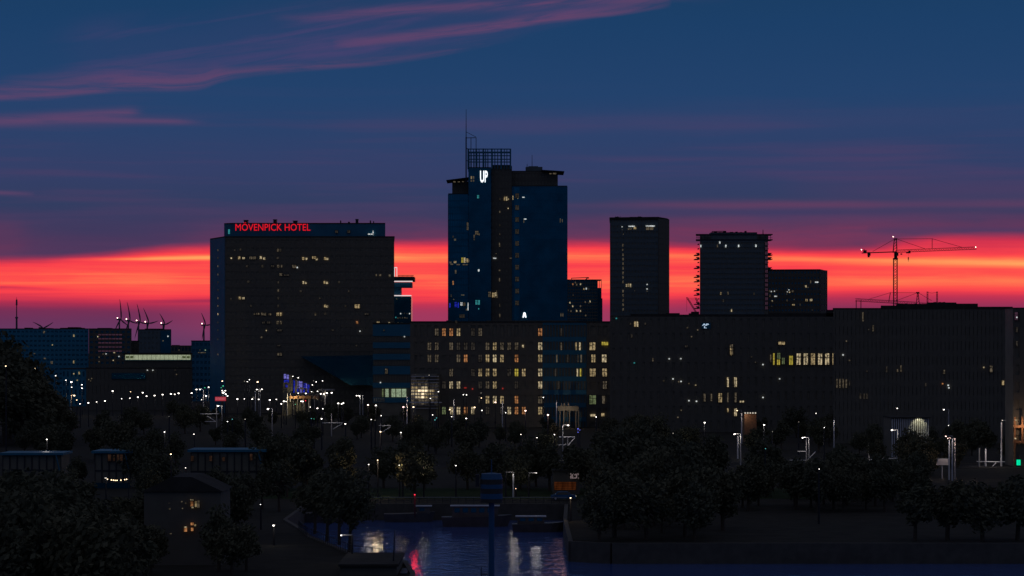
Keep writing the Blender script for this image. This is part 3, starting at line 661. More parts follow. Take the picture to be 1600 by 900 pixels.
for side in (0, 1):
    for k in range(15):
        yy = 381+k*7.15
        a, b = (X(1091.8,D), x0) if side == 0 else (x1, X(1202,D))
        if side and yy > 424: continue
        G().box(a, b, D+4, D+9, Z(yy+.7,D), Z(yy-.9,D)).build('ledge', 'dark_metal', r)
g = G()
for px in (1089,1092,1096,1101,1106,1186,1189,1196,1200,1204): g.box(X(px,D)-.1, X(px,D)+.1, D-.5, D-.3, Z(374,D), Z(366.5,D))
g.box(X(1087,D), X(1111,D), D-.55, D-.3, Z(371.6,D), Z(371.2,D)).box(X(1183,D), X(1207,D), D-.55, D-.3, Z(371.6,D), Z(371.2,D)); g.build('terrace_posts', 'dark_metal', r)
for k in range(15): win(r, 1197.5, 381+k*7.15, 3.6, 4.6, D, 'win_mauve' if 'win_mauve' in M else em('win_mauve', (.45,.2,.35), .12, .4).name, frame=True)
for px, py in ((1095,384.5),(1124.5,379),(1134,384.5),(1154,384.3),(1181,384)): win(r, px, py, 1.8, 3.6, D, 'win_white', frame=False)
for px, py, m in ((1121,384.5,'win_dim'),(1126,458.5,'win_warm'),(1137.5,458,'win_dim'),(1143,485,'win_bright'),(1178,459,'win_faint'),(1130,470,'win_faint')): win(r, px, py, 1.6, 4, D, m, frame=False)
# sibling block
D = 1350
r = building('apartment_block', 'lower flat-roofed dark block with scattered cool lights, right of the balcony tower', 'apartment block', 1198, 1292, D)
xa, xm, xb = X(1190,D), X(1281,D), X(1292,D+10)
G().prism([(xa,D),(xm,D),(xb,D+10),(xb,D+34),(xa,D+34)], 0, Z(421.5,D)).build('glazing', 'deep_blue_glass', r)
G().facade((xa,D),(xm,D),0,Z(421.5,D),18,24,.9,1.9,.3).build('wall', 'dark_brick', r)
G().facade((xm,D),(xb,D+10),0,Z(421.8,D),3,24,1.2,2.2,.3).build('side_wall', 'dark_brick', r)
G().prism([(xa-.2,D-.4),(xm,D-.4),(xb+.3,D+10),(xb+.3,D+34),(xa,D+34)], Z(423,D), [Z(421,D),Z(420.6,D),Z(422.3,D),Z(421,D),Z(421,D)]).build('roof', 'roofing', r)
for px, py, w, h, m in [(1276,441,5,1.6,'win_white'),(1266.5,440.5,1.4,4,'win_dim'),(1259,447.5,2.4,3,'win_bright'),(1262.5,449,1.6,1.4,'win_dim'),(1205,455.5,1.6,1.6,'win_white'),(1202,455,1,3,'win_dim'),(1210,455,1.4,1.4,'win_white'),(1213.5,453.5,1.6,1,'win_dim'),(1203,462,1,4,'win_dim'),(1212,463,4,1.6,'win_white'),(1206.5,470,1.6,1.6,'win_bright'),(1232.5,453,1.6,1.4,'win_white'),(1230,456,1.2,1.2,'win_white'),(1233.5,456.5,1.6,1.6,'win_bright'),(1238.5,455,3,3,'win_dim'),(1229,459.5,1,1,'win_dim'),(1241,468,1.4,1.4,'win_dim'),(1229.5,469.5,1,3,'win_dim'),(1239.5,476.5,4,2.4,'win_warm'),(1250,476.5,1.2,4,'win_faint'),(1260,469,3.6,3.6,'win_warm'),(1267,468.8,4,3.6,'win_bright'),(1205.5,478.5,1.6,1,'win_faint'),(1269,484.5,1.4,1.4,'win_faint')]:
    win(r, px, py, w, h, D, m, frame=w > 2.9 and h > 2)
# ------------------------------------------------------------------ brown office block in the middle
D = 850
r = building('office_block', 'long brown office block with many lit windows in the middle distance', 'office', 641, 953, D)
x0, xm, x1 = X(641,D), X(848,D), X(953,D)
rows = [519,541,560,582,601.5,624.5,641.5]
cw = 11.33; c0 = 716.4
zt = Z(504,D)
G().box(x0, x1, D, D+40, 0, zt).build('glazing', 'dark_glass', r)
g = G()
px = c0-cw*7+cw/2
while px < 848:
    a, b = X(px-2.3,D), X(px+2.3,D)
    if a > x0 and b < xm: g.box(a, b, D-.45, D+.02, 0, zt-.02)
    px += cw
edges = [504]+[(rows[i]+rows[i+1])/2 for i in range(6)]+[655]
for e in edges: g.box(x0, xm, D-.42, D+.02, Z(e+4.2,D), min(zt-.01, Z(e-4.2,D)))
g.box(x0, X(648,D), D-.46, D+.02, 0, zt-.03); g.box(X(836,D), X(840,D), D-.46, D+.02, 0, zt-.03)
g.build('wall', 'brown_brick', r)
g = G()
for i in range(15):
    px = 848+i*4.8; g.box(X(px,D), X(px+1.3,D), D-.45, D+.02, 0, zt-.02)
for e in edges: g.box(xm, X(916,D), D-.42, D+.02, Z(e+3.6,D), min(zt-.01, Z(e-3.6,D)))
g.build('blue_wall', 'blue_panel', r, label='blue-grey clad part of the facade right of centre')
g = G(); 
for px in (916,919.5,931.5,939,949.5): g.box(X(px,D), X(px+3.2,D), D-.45, D+.02, 0, zt-.02)
for e in edges: g.box(X(916,D), x1, D-.42, D+.02, Z(e+5,D), min(zt-.01, Z(e-5,D)))
g.build('end_wall', 'dark_brick', r)
G().box(x0-.2, x1+.1, D-.6, D+40, zt, zt+.45).build('roof', 'roofing', r)
G().box(X(697,D), X(706,D), D+1, D+9, zt+.45, Z(500.6,D)).box(X(760,D), X(905,D), D+6, D+30, zt+.45, Z(500.5,D)).build('plant_room', 'dark_brick', r)
def snap(px): return c0+round((px-c0)/cw)*cw
A = [(683,0,'dim'),(693,0,'orange'),(704,0,'orange'),(716,0,'warm'),(739,0,'faint'),(750,0,'dim'),(670,1,'dim'),(682,1,'dim'),(705,1,'dim'),(716,1,'faint'),(727,1,'faint'),(738,1,'faint'),(761,1,'dim'),(773,1,'warm'),(784,1,'dim'),(795,1,'dim'),(807,1,'dim'),
     (671,2,'dim'),(682,2,'dim'),(716,2,'dim'),(727,2,'orange'),(750,2,'faint'),(761,2,'warm'),(773,2,'bright'),(785,2,'warm'),(807,2,'orange'),
     (704,3,'dim'),(738,3,'faint'),(750,3,'warm'),(761,3,'warm'),(773,3,'warm'),(795,3,'faint'),(807,3,'yellow'),(818,3,'warm'),
     (693,4,'faint'),(704,4,'bright'),(716,4,'bright'),(750,4,'faint'),(761,4,'dim'),(773,4,'warm'),(807,4,'faint'),
     (750,5,'faint'),(761,5,'warm'),(773,5,'bright'),(784,5,'warm'),(807,5,'orange'),
     (693,6,'greenwarm'),(704,6,'bright'),(716,6,'bright'),(727,6,'orange'),(738,6,'bright'),(761,6,'faint'),(784,6,'faint'),(795,6,'bright'),(807,6,'orange'),(818,6,'orange')]
def panes(px, row, m, w=5.4, h=12.5, dd=D):
    y_ = rows[row]
    hh = h-1 if row not in (4,) else 11
    win(r, px, y_, w, hh, dd+.22, 'win_'+m)
for px, row, m in A: panes(snap(px), row, m)
for row, m in ((0,'orange'),(1,'bright'),(2,'warm'),(3,'bright'),(4,'bright'),(5,'dim'),(6,'warm')): panes(844, row, m, 6)
for px, row, m, w in [(877,1,'dim',2),(900,1,'warm',2),(906,1,'bright',2),(925.5,1,'warm',9),(870,2,'dim',2),(903,2,'faint',2),(908,2,'dim',2),(927,2,'warm',6),(944,2,'bright',7),
                      (902,3,'bright',2),(907,3,'yellow',2),(926,3,'warm',9),(944.5,3,'warm',7),(945,4,'dim',6),(926,5,'greenwarm',10),(943,5,'dim',4),(877,0,'faint',2),(868,3,'faint',2),(873,4,'faint',2),(887,2,'faint',2)]:
    win(r, px, rows[row], w, 12 if m != 'greenwarm' else 14, D+.1, 'win_'+m, frame=w > 4)
for px in (941.5,945,948.6): win(r, px, 536.8, 2.8, 5, D-.2, 'win_yellow', frame=False)
for px in (924,928.5): win(r, px, 648.7, 3.6, 3.4, D-.2, 'win_bright', frame=False)
win(r, 942, 648, 5, 4.5, D-.2, 'win_warm', frame=False)
for px, py in ((817,541),(713,505)): win(r, px, py-2*(px<800), 3, 4, D-.2, 'win_bright' if px > 800 else 'win_faint', frame=False)
for px, py in ((727,606),(738.2,607.6),(785.5,607)): win(r, px, py, 4 if px < 730 else 2, 2, D-.4, 'win_red', frame=False)
# glazed bay, brightly lit inside
bay = empty('glass_bay', (X(664,D-6), D-6, 0), 'glazed bay glowing white and gold at the left end of the brown office block', 'glass bay')
G().prism([(X(642,D-6),D-2),(X(650,D-6),D-6),(X(682,D-6),D-6),(X(687,D-6),D-2),(X(687,D-6),D-.6),(X(642,D-6),D-.6)], 0, Z(584,D-6)).build('core', 'dark_glass', bay)
g = G()
for py in range(588, 640, 5): g.box(X(642,D-6), X(686,D-6), D-7.2, D-6.05, Z(py+.45,D-6), Z(py-.45,D-6))
g.build('louvre_blades', 'white_steel', bay)
rr = random.Random(5)
for i in range(8):
    for j in range(9):
        px, py = 645+i*5.2, 590.5+j*5
        d = math.hypot((px-658)/13, (py-614.5)/8)
        m = 'win_bay' if 'win_bay' in M else em('win_bay', (1,.78,.5), 1.6, .4).name
        v = 1.25-d*.75 + rr.uniform(-.35,.35)
        m = m if v > .85 else 'win_bright' if v > .5 else 'win_warm' if v > .25 else 'win_dim' if v > -.15 else 'win_faint'
        if v < -.75: continue
        win(bay, px, py, 4.2, 3.2, D-5.8, m, frame=False)
G().box(X(640,D-7), X(690,D-7), D-8.5, D-6.2, Z(629.6,D-7), Z(628,D-7)).build('canopy', 'white_steel', bay)
# ------------------------------------------------------------------ long dark block right of centre
D = 800
r = building('long_dark_block', 'long near-black block with one row of tall gold-lit windows', 'office', 953, 1300, D)
x0, x1 = X(953,D), X(1304,D)
G().prism([(x0,D),(x1,D),(x1+4,D+36),(X(954,D+36),D+36)], 0, Z(493,D)).build('glazing', 'dark_glass', r)
G().facade((x0,D),(x1,D),0,Z(493,D),30,8,1.6,2.0,.3).build('wall', 'dark_brick', r)
g = G()
for a, b, c in ((953,985,494),(985,1040,490.5),(1040,1062,489.2),(1062,1076,491.5),(1076,1092,489.5),(1092,1200,491),(1200,1302,489.4),(1291,1303,484)): g.prism([(X(a,D),D-.35),(X(b,D),D-.35),(X(b,D+36),D+36),(X(a,D+36),D+36)], Z(494.5,D), Z(c,D))
g.build('roof', 'roofing', r)
G().box(X(1096,D), X(1110,D), D-.75, D-.36, Z(513.5,D), Z(504.5,D)).build('sign_board', 'deep_blue_glass', r)
text(r, 'sign_lettering', 'AP\n L', 1097, 1107.5, 505.7, 512.8, D-.8, 'sign_pale_blue', bold=.04)
for px, py, w, h, m in [(992,506.5,2.6,8,'win_warm'),(996,506.5,2.6,8,'win_bright'),(985,506,2,3,'win_faint'),(1008,506,2,3,'win_faint'),(1142.5,546,5,16,'win_dim'),(1142,549,3,12,'win_warm'),
    (1204,560,1.6,12,'win_dim'),(1208.8,561,2.2,18,'win_yellow'),(1216.5,556,5,9,'win_greenwarm'),(1216,566,4.5,8,'win_yellow'),(1223.5,564,4,10,'win_greenwarm'),(1235.6,563,5.6,14,'win_yellow'),(1247.5,561,6.4,17.5,'win_bright'),(1258.6,561,6.4,17.5,'win_bright'),(1269.8,561,6.4,17.5,'win_warm'),(1281,561,6.4,17.5,'win_bright'),(1292,561,6.2,17.5,'win_bright'),(1301.8,561,3,17.5,'win_warm'),
    (1221,536.2,10,4.4,'win_warm'),(1137,597,2.6,15,'win_bright'),(1149,597,4,15,'win_bright'),(1125,621.5,5.6,14,'win_warm'),(1100.8,621,3,12,'win_dim'),(1111.5,621,2,11,'win_dim'),(1137,621,1.6,15,'win_dim'),(1149,621,3,15,'win_dim'),
    (1137,641,2,6,'win_warm'),(1149,644,4,12,'win_bright'),(1156.8,627.3,2.6,2.6,'win_bright'),(1160.8,627.3,2.6,2.6,'win_bright'),(987,525,2,6,'win_faint'),(1072,541,4,3,'win_faint'),(1020,562,1.4,5,'win_dim'),(1306.5,598,2,14,'win_faint')]:
    win(r, px, py, w, h, D-.05, m, frame=w > 2)
for px, py, m in ((1045.5,560.5,'win_white'),(1063.5,560.5,'win_white'),(991,567,'win_teal'),(1192,569.5,'win_white'),(1218,592,'win_white'),(1192,621,'win_white'),(1051.5,592,'win_white'),(1060.5,596.5,'win_dim'),(1064,596,'win_white'),(1087,601.5,'win_bright'),(1088,627,'win_white'),(1076.5,626,'win_white'),(1076.5,599.5,'win_dim'),(1037,595,'win_dim'),(1074,512,'win_dim'),(1090,515.5,'win_dim'),(1080.5,526,'win_dim'),(963,497.5,'win_teal'),(1180,566,'win_faint'),(1174,557.5,'win_faint'),(1064,641,'win_dim'),(1059,652,'win_dim')):
    win(r, px, py, 2, 1.9, D-.1, m, frame=False)
# ------------------------------------------------------------------ right hand block
D = 700
r = building('right_dark_block', 'huge near-black block with stepped roofline under the tower crane', 'office', 1302, 1582, D)
x0, x1 = X(1302,D), X(1581,D)
G().prism([(x0,D),(x1,D),(x1,D+36),(X(1303,D+36),D+36)], 0, Z(481.5,D)).build('glazing', 'dark_glass', r)
G().facade((x0,D),(x1,D),0,Z(481.5,D),44,9,.95,1.9,.3).build('wall', 'dark_brick', r)
g = G()
for a, b, c in ((1301,1376,481.2),(1376,1400,477.4),(1400,1448,474.8),(1448,1494,472.6),(1494,1527.5,474.4),(1527.5,1582,479.2)): g.prism([(X(a,D),D-.4),(X(b,D),D-.4),(X(b,D+36),D+36),(X(a,D+36),D+36)], Z(483,D), Z(c,D))
for a in (1417,1432,1462,1470,1476): g.box(X(a,D), X(a+3,D), D+2, D+4, Z(476,D), Z(471.6 if a > 1450 else 473.8,D))
g.build('roof', 'roofing', r)
for px, py, w, h, m in [(1348,495,1.8,14,'win_dim'),(1364,513,1.6,9,'win_dim'),(1357,515,1.2,2,'win_faint'),(1307.5,599,1.6,14,'win_dim'),(1312,599,1.6,14,'win_dim'),(1317,599,1.6,14,'win_dim'),(1322,599,1.8,14,'win_dim'),(1327,599,1.2,8,'win_faint'),(1402,579,1.6,4,'win_dim'),(1407.5,576,1.6,10,'win_dim'),(1385,577,1.6,9,'win_faint'),(1474.8,581,2.4,6,'win_dim'),(1446,601,1.6,5,'win_faint'),(1548,576.5,4,10,'win_dim'),(1566.5,598,3.4,7,'win_warm'),(1350,619,2,8,'win_faint'),(1354,619,2,8,'win_faint'),(1344,619,2,8,'win_faint')]:
    win(r, px, py, w, h, D-.05, m, frame=w > 2)
for px, py, m in ((1322,533,'win_dim'),(1317,554.5,'win_white'),(1327,563,'win_dim'),(1354,580,'win_faint'),(1472.5,599.5,'win_orange'),(1481,602,'win_white'),(1482,606,'win_white'),(1537,574,'win_bright'),(1588-16,627,'win_faint')):
    win(r, px, py, 2, 2, D-.1, m, frame=False)
# corner building at the right edge
D = 560
r = building('corner_building', 'dark building cut by the right edge, its lower gallery lit orange', 'building', 1582, 1680, D)
x0, x1 = X(1583,D), X(1700,D)
G().box(x0, x1, D, D+9, 0, Z(482,D)).build('glazing', 'dark_glass', r)
G().facade((x0,D),(x1,D),0,Z(482,D),9,9,1.0,1.6,.3).build('wall', 'dark_brick', r)
G().box(x0-.1, x1, D-.4, D+9, Z(482,D), Z(480.6,D)).build('roof', 'roofing', r)
win(r, 1587, 494, 5, 12, D, 'win_mauve'); win(r, 1588, 496, 1.8, 2, D-.1, 'win_white', frame=False); win(r, 1588, 537, 3, 8, D, 'win_faint'); win(r, 1588, 515, 3, 8, D, 'win_faint')
g = G()
for px in (1581.5,1593,1598.5): g.box(X(px,D), X(px,D)+.35, D-2.2, D-1.85, 0 if px < 1590 else Z(692,D), Z(651,D))
for py in (666,690): g.box(X(1581.5,D), X(1640,D), D-2.25, D-.4, Z(py+2,D), Z(py-2,D))
g.build('gallery_frame', 'timber', r, label='orange-lit frame of the lower gallery')
li = bpy.data.lights.new('gallery_lamp', 'POINT'); li.energy = 260; li.color = (1,.62,.38); li.shadow_soft_size = .2
lo = bpy.data.objects.new('gallery_lamp', li); C.objects.link(lo); lo.parent = r; lo.location = Vector((X(1594,D), D-4, Z(664,D)))-Vector(r.location)
for px, py in ((1587,656.5),(1586,685)): win(r, px, py, 2, 2, D-2.6, 'win_bright', frame=False)
G().box(X(1584.6,D), X(1590.4,D), D-3, D-2.6, Z(726,D), Z(717.5,D)).build('green_sign', 'sign_green', r, label='small glowing green sign')
G().box(X(1584,D), X(1591,D), D-2.6, D-2.4, Z(743,D)-0, Z(716.5,D)).build('sign_post', 'dark_metal', r)
for a in (1585.5,1589): G().box(X(a,D), X(a+.9,D), D-2.7, D-2.61, Z(742,D), Z(729,D)).build('sign_line', 'win_greenwarm', r)
FEAT.append((1578,1600,650,745,D))

# ------------------------------------------------------------------ left hand blocks
LB = [('apartment_slab','long blue-grey apartment slab at the left edge of the skyline','apartment block',-60,138,514.5,1500,'pale_panel','deep_blue_glass',30,14,.9,1.6),
      ('office_slab','dark slab with faint mauve window bands below four wind turbines','office',139,205,514.5,1450,'dark_brick','deep_blue_glass',8,13,1.4,1.7),
      ('low_link_building','low dark link between two slabs, under the turbines','building',205.5,222,533.5,1480,'dark_brick','dark_glass',3,9,1.4,1.7),
      ('square_office','square near-black block with a blue right flank','office',217.5,267,515.8,1400,'grey_concrete','dark_glass',8,13,1.6,2.0),
      ('low_blue_block','low blue-black roofs in the gap left of the hotel','building',267.5,299,541,1600,'dark_brick','deep_blue_glass',6,8,.9,1.4),
      ('narrow_blue_block','narrow blue block with a pale strip light, touching the hotel','building',299,331,533.5,1300,'blue_panel','deep_blue_glass',5,10,.8,1.6),
      ('brick_warehouse','long black-brown warehouse behind the row of street lamps','warehouse',135,300,576,1100,'dark_brick','dark_glass',26,3,1.6,2.4),
      ('small_blue_house','small blue-grey house between the dark trees and the warehouse','house',97,134,577,1180,'pale_panel','deep_blue_glass',6,4,1,1.8)]
roots = {}
for nm, lb, ct, a, b, yt_, D, wl, gl, cl, rw, bw, bh in LB:
    r = building(nm, lb, ct, a, b, D); roots[nm] = (r, D)
    block(r, a, b, yt_, D, 26, wl, gl, cl, rw, bw, bh, rwin=True)
r, D = roots['apartment_slab']
g = G()
for a, b, c in ((-60,30,513.6),(36,44,511.8),(60,76,512.4),(92,126,512),(104,120,511)): g.box(X(a,D), X(b,D), D+4, D+16, Z(514.5,D)+.5, Z(c,D))
g.build('plant_room', 'roofing', r)
for px, py, w, h in ((69,519,2.6,3.6),(115.5,524.5,2,3.6),(82,539,1.8,1.6),(115.5,565.5,2,4.4),(81,566.5,3,4),(54,552.5,2.4,1.4),(70,560,3,2)): win(r, px, py, w, h, D, 'win_dim' if w > 2.3 else 'win_warm', frame=False)
r, D = roots['office_slab']
g = G().box(X(140,D), X(196,D), D+4, D+16, Z(514.5,D)+.5, Z(513,D)).box(X(150,D), X(170,D), D+5, D+14, Z(513,D), Z(512.2,D)); g.build('plant_room', 'roofing', r)
for i in range(5): 
    for j in range(7): win(r, 156+j*5.4, 523+i*6.4, 4.4, 1.8, D-.05, 'win_mauve', frame=False)
for px, py, m in ((153,526,'win_bright'),(166,553,'win_white'),(178.5,551,'win_bright'),(161,553,'win_dim'),(186,557,'win_white'),(155,558,'win_dim'),(155,565,'win_dim'),(177,563,'win_bright')): win(r, px, py, 2.4 if px == 178.5 else 1.6, 1.6, D-.3, m, frame=False)
r, D = roots['square_office']
G().box(X(225,D), X(251,D), D+3, D+16, Z(515.8,D)+.5, Z(513.3,D)).build('plant_room', 'roofing', r)
G().box(X(251,D), X(267,D), D-.6, D-.31, 0, Z(517,D)).build('blue_flank', 'deep_blue_glass', r)
for px, py, m in ((262.5,525.5,'win_white'),(255,532.5,'win_dim'),(280,547,'win_dim')): win(r, px, py, 1.8, 1.8, D-.5, m, frame=False)
r, D = roots['low_blue_block']
G().box(X(267.5,D), X(277,D), D+2, D+12, Z(541,D)+.5, Z(539,D)).build('plant_room', 'roofing', r)
r, D = roots['narrow_blue_block']
win(r, 315.5, 551, 12, 1.3, D-.2, 'win_dim', frame=False); win(r, 321, 547, 1.6, 1.8, D-.2, 'win_green', frame=False); win(r, 312.5, 547, 1.2, 1.4, D-.2, 'win_dim', frame=False)
r, D = roots['brick_warehouse']
for px, py, m in ((230.5,569.5,'win_white'),(239,569.5,'win_white'),(276,585,'win_dim'),(274,571,'win_faint'),(139,593,'win_dim'),(143.5,591.5,'win_dim'),(142,595,'win_dim')):
    win(r, px, py if py > 577 else 578.5, 1.6, 1.6, D-.2, m, frame=False)
G().box(X(175,D), X(228,D), D-.9, D-.35, Z(592,D), Z(583,D)).build('blue_panelling', 'deep_blue_glass', r)
r, D = roots['small_blue_house']
for px, py, h in ((124,582,4),(115.5,583,2),(121,593,1.6)): win(r, px, py-1+2, 1.8, h, D-.1, 'win_warm', frame=False)
# hall with the long pale lit strip
D = 1120
r = building('lit_hall', 'flat dark hall with a long pale yellow-green lit window strip', 'hall', 195, 299, D)
x0, x1 = X(193,D), X(300,D)
G().prism([(x0,D),(x1,D),(X(300,D+30),D+30),(x0,D+30)], 0, Z(552,D)).build('wall', 'dark_brick', r)
G().prism([(x0-.3,D-1.2),(x1+.3,D-1.2),(X(300,D+30)+.3,D+30),(x0-.3,D+30)], Z(553.4,D), Z(551.4,D)).build('roof', 'roofing', r)
n = 15
for i in range(n):
    a = 196+i*(298-196)/n; win(r, a+3.4, 558.3, 6.2, 7.6, D-.1, 'strip_lime', frame=False).name = 'window_panel'
    if i in (0,1,13,14): win(r, a+3.4, 558, 5, 4, D-.5, 'win_greenwarm', frame=False).name = 'display_panel'
G().box(X(195,D), X(299,D), D-.6, D-.1, Z(563.3,D), Z(562.5,D)).build('sill', 'pale_panel', r)

# ------------------------------------------------------------------ blue-lit pavilion in front of the hotel
D = 1015
r = building('blue_lit_pavilion', 'small glass pavilion glowing blue in front of the hotel', 'pavilion', 443, 484, D)
G().front([(X(441,D),0),(X(485,D),0),(X(485,D),Z(600,D)),(X(457,D),Z(592.5,D)),(X(454,D),Z(586,D)),(X(443,D),Z(583,D))], D, D+10).build('core', 'dark_glass', r)
for px, py, w, h, m in [(445.5,588,3.4,7,'win_violet'),(449.8,589,3,7,'win_violet'),(446,595.5,4,4,'win_blue'),(450,595.5,3,4,'win_blue'),(459.5,599,3,7,'win_blue'),(459,608,2.6,11,'win_blue'),(459,595,2,2,'win_blue'),
    (467,599.5,3.2,8,'win_violet'),(471,600.5,3,9,'win_violet'),(467,605.5,3,2.6,'win_violet'),(476.3,602.5,3.4,7,'win_blue'),(481.7,604,3.4,6,'win_blue'),(470.5,611,1.2,6,'win_violet'),(481.5,611,1.4,6,'win_blue'),(448,603,3,4,'win_blue'),(479,603,1,7,'win_violet'),(466,610,3,5,'win_blue'),(475,611,3,5,'win_blue')]:
    win(r, px, py, w, h, D, m, frame=w > 2.8)
g = G().box(X(455,D), X(500,D), D-7, D+.0, Z(622.5,D), Z(618,D)); g.build('canopy', 'timber', r)
li = bpy.data.lights.new('canopy_lamp', 'POINT'); li.energy = 900; li.color = (1,.85,.5); li.shadow_soft_size = .3
lo = bpy.data.objects.new('canopy_lamp', li); C.objects.link(lo); lo.parent = r; lo.location = Vector((X(461,D), D-9.5, Z(620,D)))-Vector(r.location)
for px, yt_, yb in ((449,615,650),(453.5,615,628),(458,622,650),(466,622,650),(474,622,650),(483,622,650),(491,622,650)):
    G().bar((X(px,D-6), D-6, max(0, Z(yb,D-6))), (X(px,D-6), D-6, Z(yt_,D-6)), .25).build('column', 'lamp_post', r)
FEAT.append((441,486,583,640,D))
# brass canopy on a column
D = 1000
r = empty('mushroom_canopy', (X(512,D),D,0), 'flat round canopy on a single column beside the blue pavilion', 'canopy')
g = G(); n_ = 14
def disc(g, c, rad, z0, z1, n_=14):
    g.prism([(c[0]+rad*math.cos(2*math.pi*i/n_), c[1]+rad*math.sin(2*math.pi*i/n_)) for i in range(n_)], z0, z1)
disc(g, (X(511,D),D), 3.2, Z(610,D), Z(608,D)); g.build('roof', 'lamp_post', r)
G().bar((X(508,D),D,0),(X(508,D),D,Z(610,D)),.3,.25).build('column', 'lamp_post', r)
li = bpy.data.lights.new('canopy_lamp', 'POINT'); li.energy = 260; li.color = (1,.9,.75)
lo = bpy.data.objects.new('canopy_lamp', li); C.objects.link(lo); lo.parent = r; lo.location = Vector((X(511,D), D-2.6, Z(612.5,D)))-Vector(r.location)
FEAT.append((498,525,606,625,D))
# red shop sign
D = 980
r = empty('red_sign', (X(344.5,D),D,0), 'small red lit fascia sign low in front of the hotel', 'sign')
G().box(X(336,D), X(353,D), D, D+.5, Z(626.5,D), Z(620,D)).build('board', 'sign_board_red', r)
for i in range(9):
    a = 337.2+i*1.75
    gl_ = G().box(X(a,D), X(a+.5,D), D-.12, D-.01, Z(625.4,D), Z(621.2,D))
    if i % 2 == 0: gl_.box(X(a+.5,D), X(a+1.1,D), D-.12, D-.01, Z(621.9,D), Z(621.2,D))
    if i % 3 == 0: gl_.box(X(a+.5,D), X(a+1.1,D), D-.12, D-.01, Z(624,D), Z(623.3,D))
    gl_.build('letter', 'lamp_pink' if False else 'win_red2' if 'win_red2' in M else em('win_red2', (1,.25,.3), .6).name, r)
for a in (337,352): G().bar((X(a,D),D+.3,0),(X(a,D),D+.3,Z(626,D)),.12).build('post', 'dark_metal', r)
FEAT.append((334,355,618,628,D))

# ------------------------------------------------------------------ tower cranes
def truss(g, a, b, w, h, n, r=.13, tri=False):
    """lattice boom from a to b; w across (y), h up (z)"""
    a = Vector(a); b = Vector(b); d = b-a
    up_ = Vector((0,0,1)) if abs(d.normalized().z) < .7 else Vector((1,0,0))
    sd = Vector((0,1,0))
    if tri: ch = [(-.5,0),(.5,0),(0,1)]
    else: ch = [(-.5,0),(.5,0),(.5,1),(-.5,1)]
    P = [[a+d*(i/n)+sd*(c[0]*w)+up_*(c[1]*h) for c in ch] for i in range(n+1)]
    for k in range(len(ch)): g.bar(P[0][k], P[n][k], r*1.3, k=4)
    for i in range(n):
        for k in range(len(ch)):
            k2 = (k+1) % len(ch)
            p, q_ = (k, k2) if i % 2 else (k2, k)
            g.bar(P[i][p], P[i+1][q_], r*.8, k=4)
        g.bar(P[i][0], P[i][1], r*.8, k=4)
D = 1600
r = empty('tower_crane', (X(1399,D),D,0), 'tall tower crane with long lattice jib over the right hand block', 'crane')
P = lambda px, py, o=0: (X(px,D), D+o, Z(py,D))
mw = 5.6*D/F
g = G(); truss(g, (X(1399,D)-mw/2, D, 0), (X(1399,D)-mw/2, D, Z(405,D)), mw, mw, 46, .16); g.build('mast', 'crane_steel', r)
G().box(X(1395.6,D), X(1402.6,D), D-1.4, D+1.4, Z(405.6,D), Z(403.2,D)).build('slewing_ring', 'crane_steel', r)
G().box(X(1397.4,D), X(1401.6,D), D-1.3, D+1.3, Z(403.2,D), Z(393,D)).box(X(1399,D), X(1402.8,D), D-2.6, D-1.31, Z(400,D), Z(395,D)).build('cab', 'crane_steel', r)
g = G(); g.bar(P(1395.4,395,-.6), P(1397.4,373,-.2), .25).bar(P(1401.6,395,-.6), P(1400.6,373,-.2), .25).bar(P(1395.4,395,.6), P(1397.4,373,.2), .25).bar(P(1401.6,395,.6), P(1400.6,373,.2), .25)
for i in range(5):
    t0, t1 = i/5, (i+1)/5
    g.bar(P(1395.4+2*t0,395-22*t0), P(1401.6-1*t1,395-22*t1), .14)
g.box(X(1397,D), X(1402,D), D-.5, D+.5, Z(374.5,D), Z(372.3,D)); g.build('apex', 'crane_steel', r)
g = G(); truss(g, P(1403,394.5), P(1525.5,389.6), 1.5, 1.6, 44, .13, tri=True); g.build('jib', 'crane_steel', r)
g = G().hexa([P(1346.5,396,-.8),P(1397,394.4,-.8),P(1397,394.4,.8),P(1346.5,396,.8),P(1346.5,394.7,-.8),P(1397,392.8,-.8),P(1397,392.8,.8),P(1346.5,394.7,.8)]); g.build('counter_jib', 'crane_steel', r)
G().box(X(1355.6,D), X(1360,D), D-1, D+1, Z(399.5,D), Z(394,D)).box(X(1356,D), X(1358.6,D), D-1, D+1, Z(402,D), Z(399.5,D)).build('counterweight', 'crane_steel', r)
G().box(X(1349,D), X(1354,D), D-.8, D+.8, Z(394.5,D), Z(391,D)).bar(P(1350.2,391), P(1350.2,389), .2).build('winch', 'crane_steel', r)
for a, b in ((P(1397,374), P(1363.5,393)), (P(1401,373.4), P(1456.5,373)), (P(1456.5,373), P(1504,386.6)), (P(1403,374.2), P(1445,388.6))): G().bar(a, b, .16, k=4).build('tie_rod', 'crane_steel', r)
G().bar(P(1456.5,373), P(1456.5,388), .2).build('tie_post', 'crane_steel', r)
G().box(X(1416,D), X(1422.5,D), D-.6, D+.6, Z(395.8,D), Z(394.2,D)).box(X(1419.5,D), X(1422.5,D), D-.6, D+.6, Z(394.2,D), Z(391.6,D)).build('trolley', 'crane_steel', r)
G().box(X(1407,D), X(1409.6,D), D-.5, D+.5, Z(398,D), Z(396,D)).build('trolley', 'crane_steel', r)
g = G().bar(P(1419.3,396), P(1419.3,402), .05).bar(P(1419.3,402), P(1419.3,406), .4, .3).bar(P(1419.3,406), P(1419.3,409), .18, .05); g.build('hook', 'crane_steel', r)
for px, py in ((1395.6,369.8),(1346,390.2),(1524.5,386)):
    G().blob(P(px,py), .3, .3, .3).build('warning_lamp', 'lamp_pink', r)
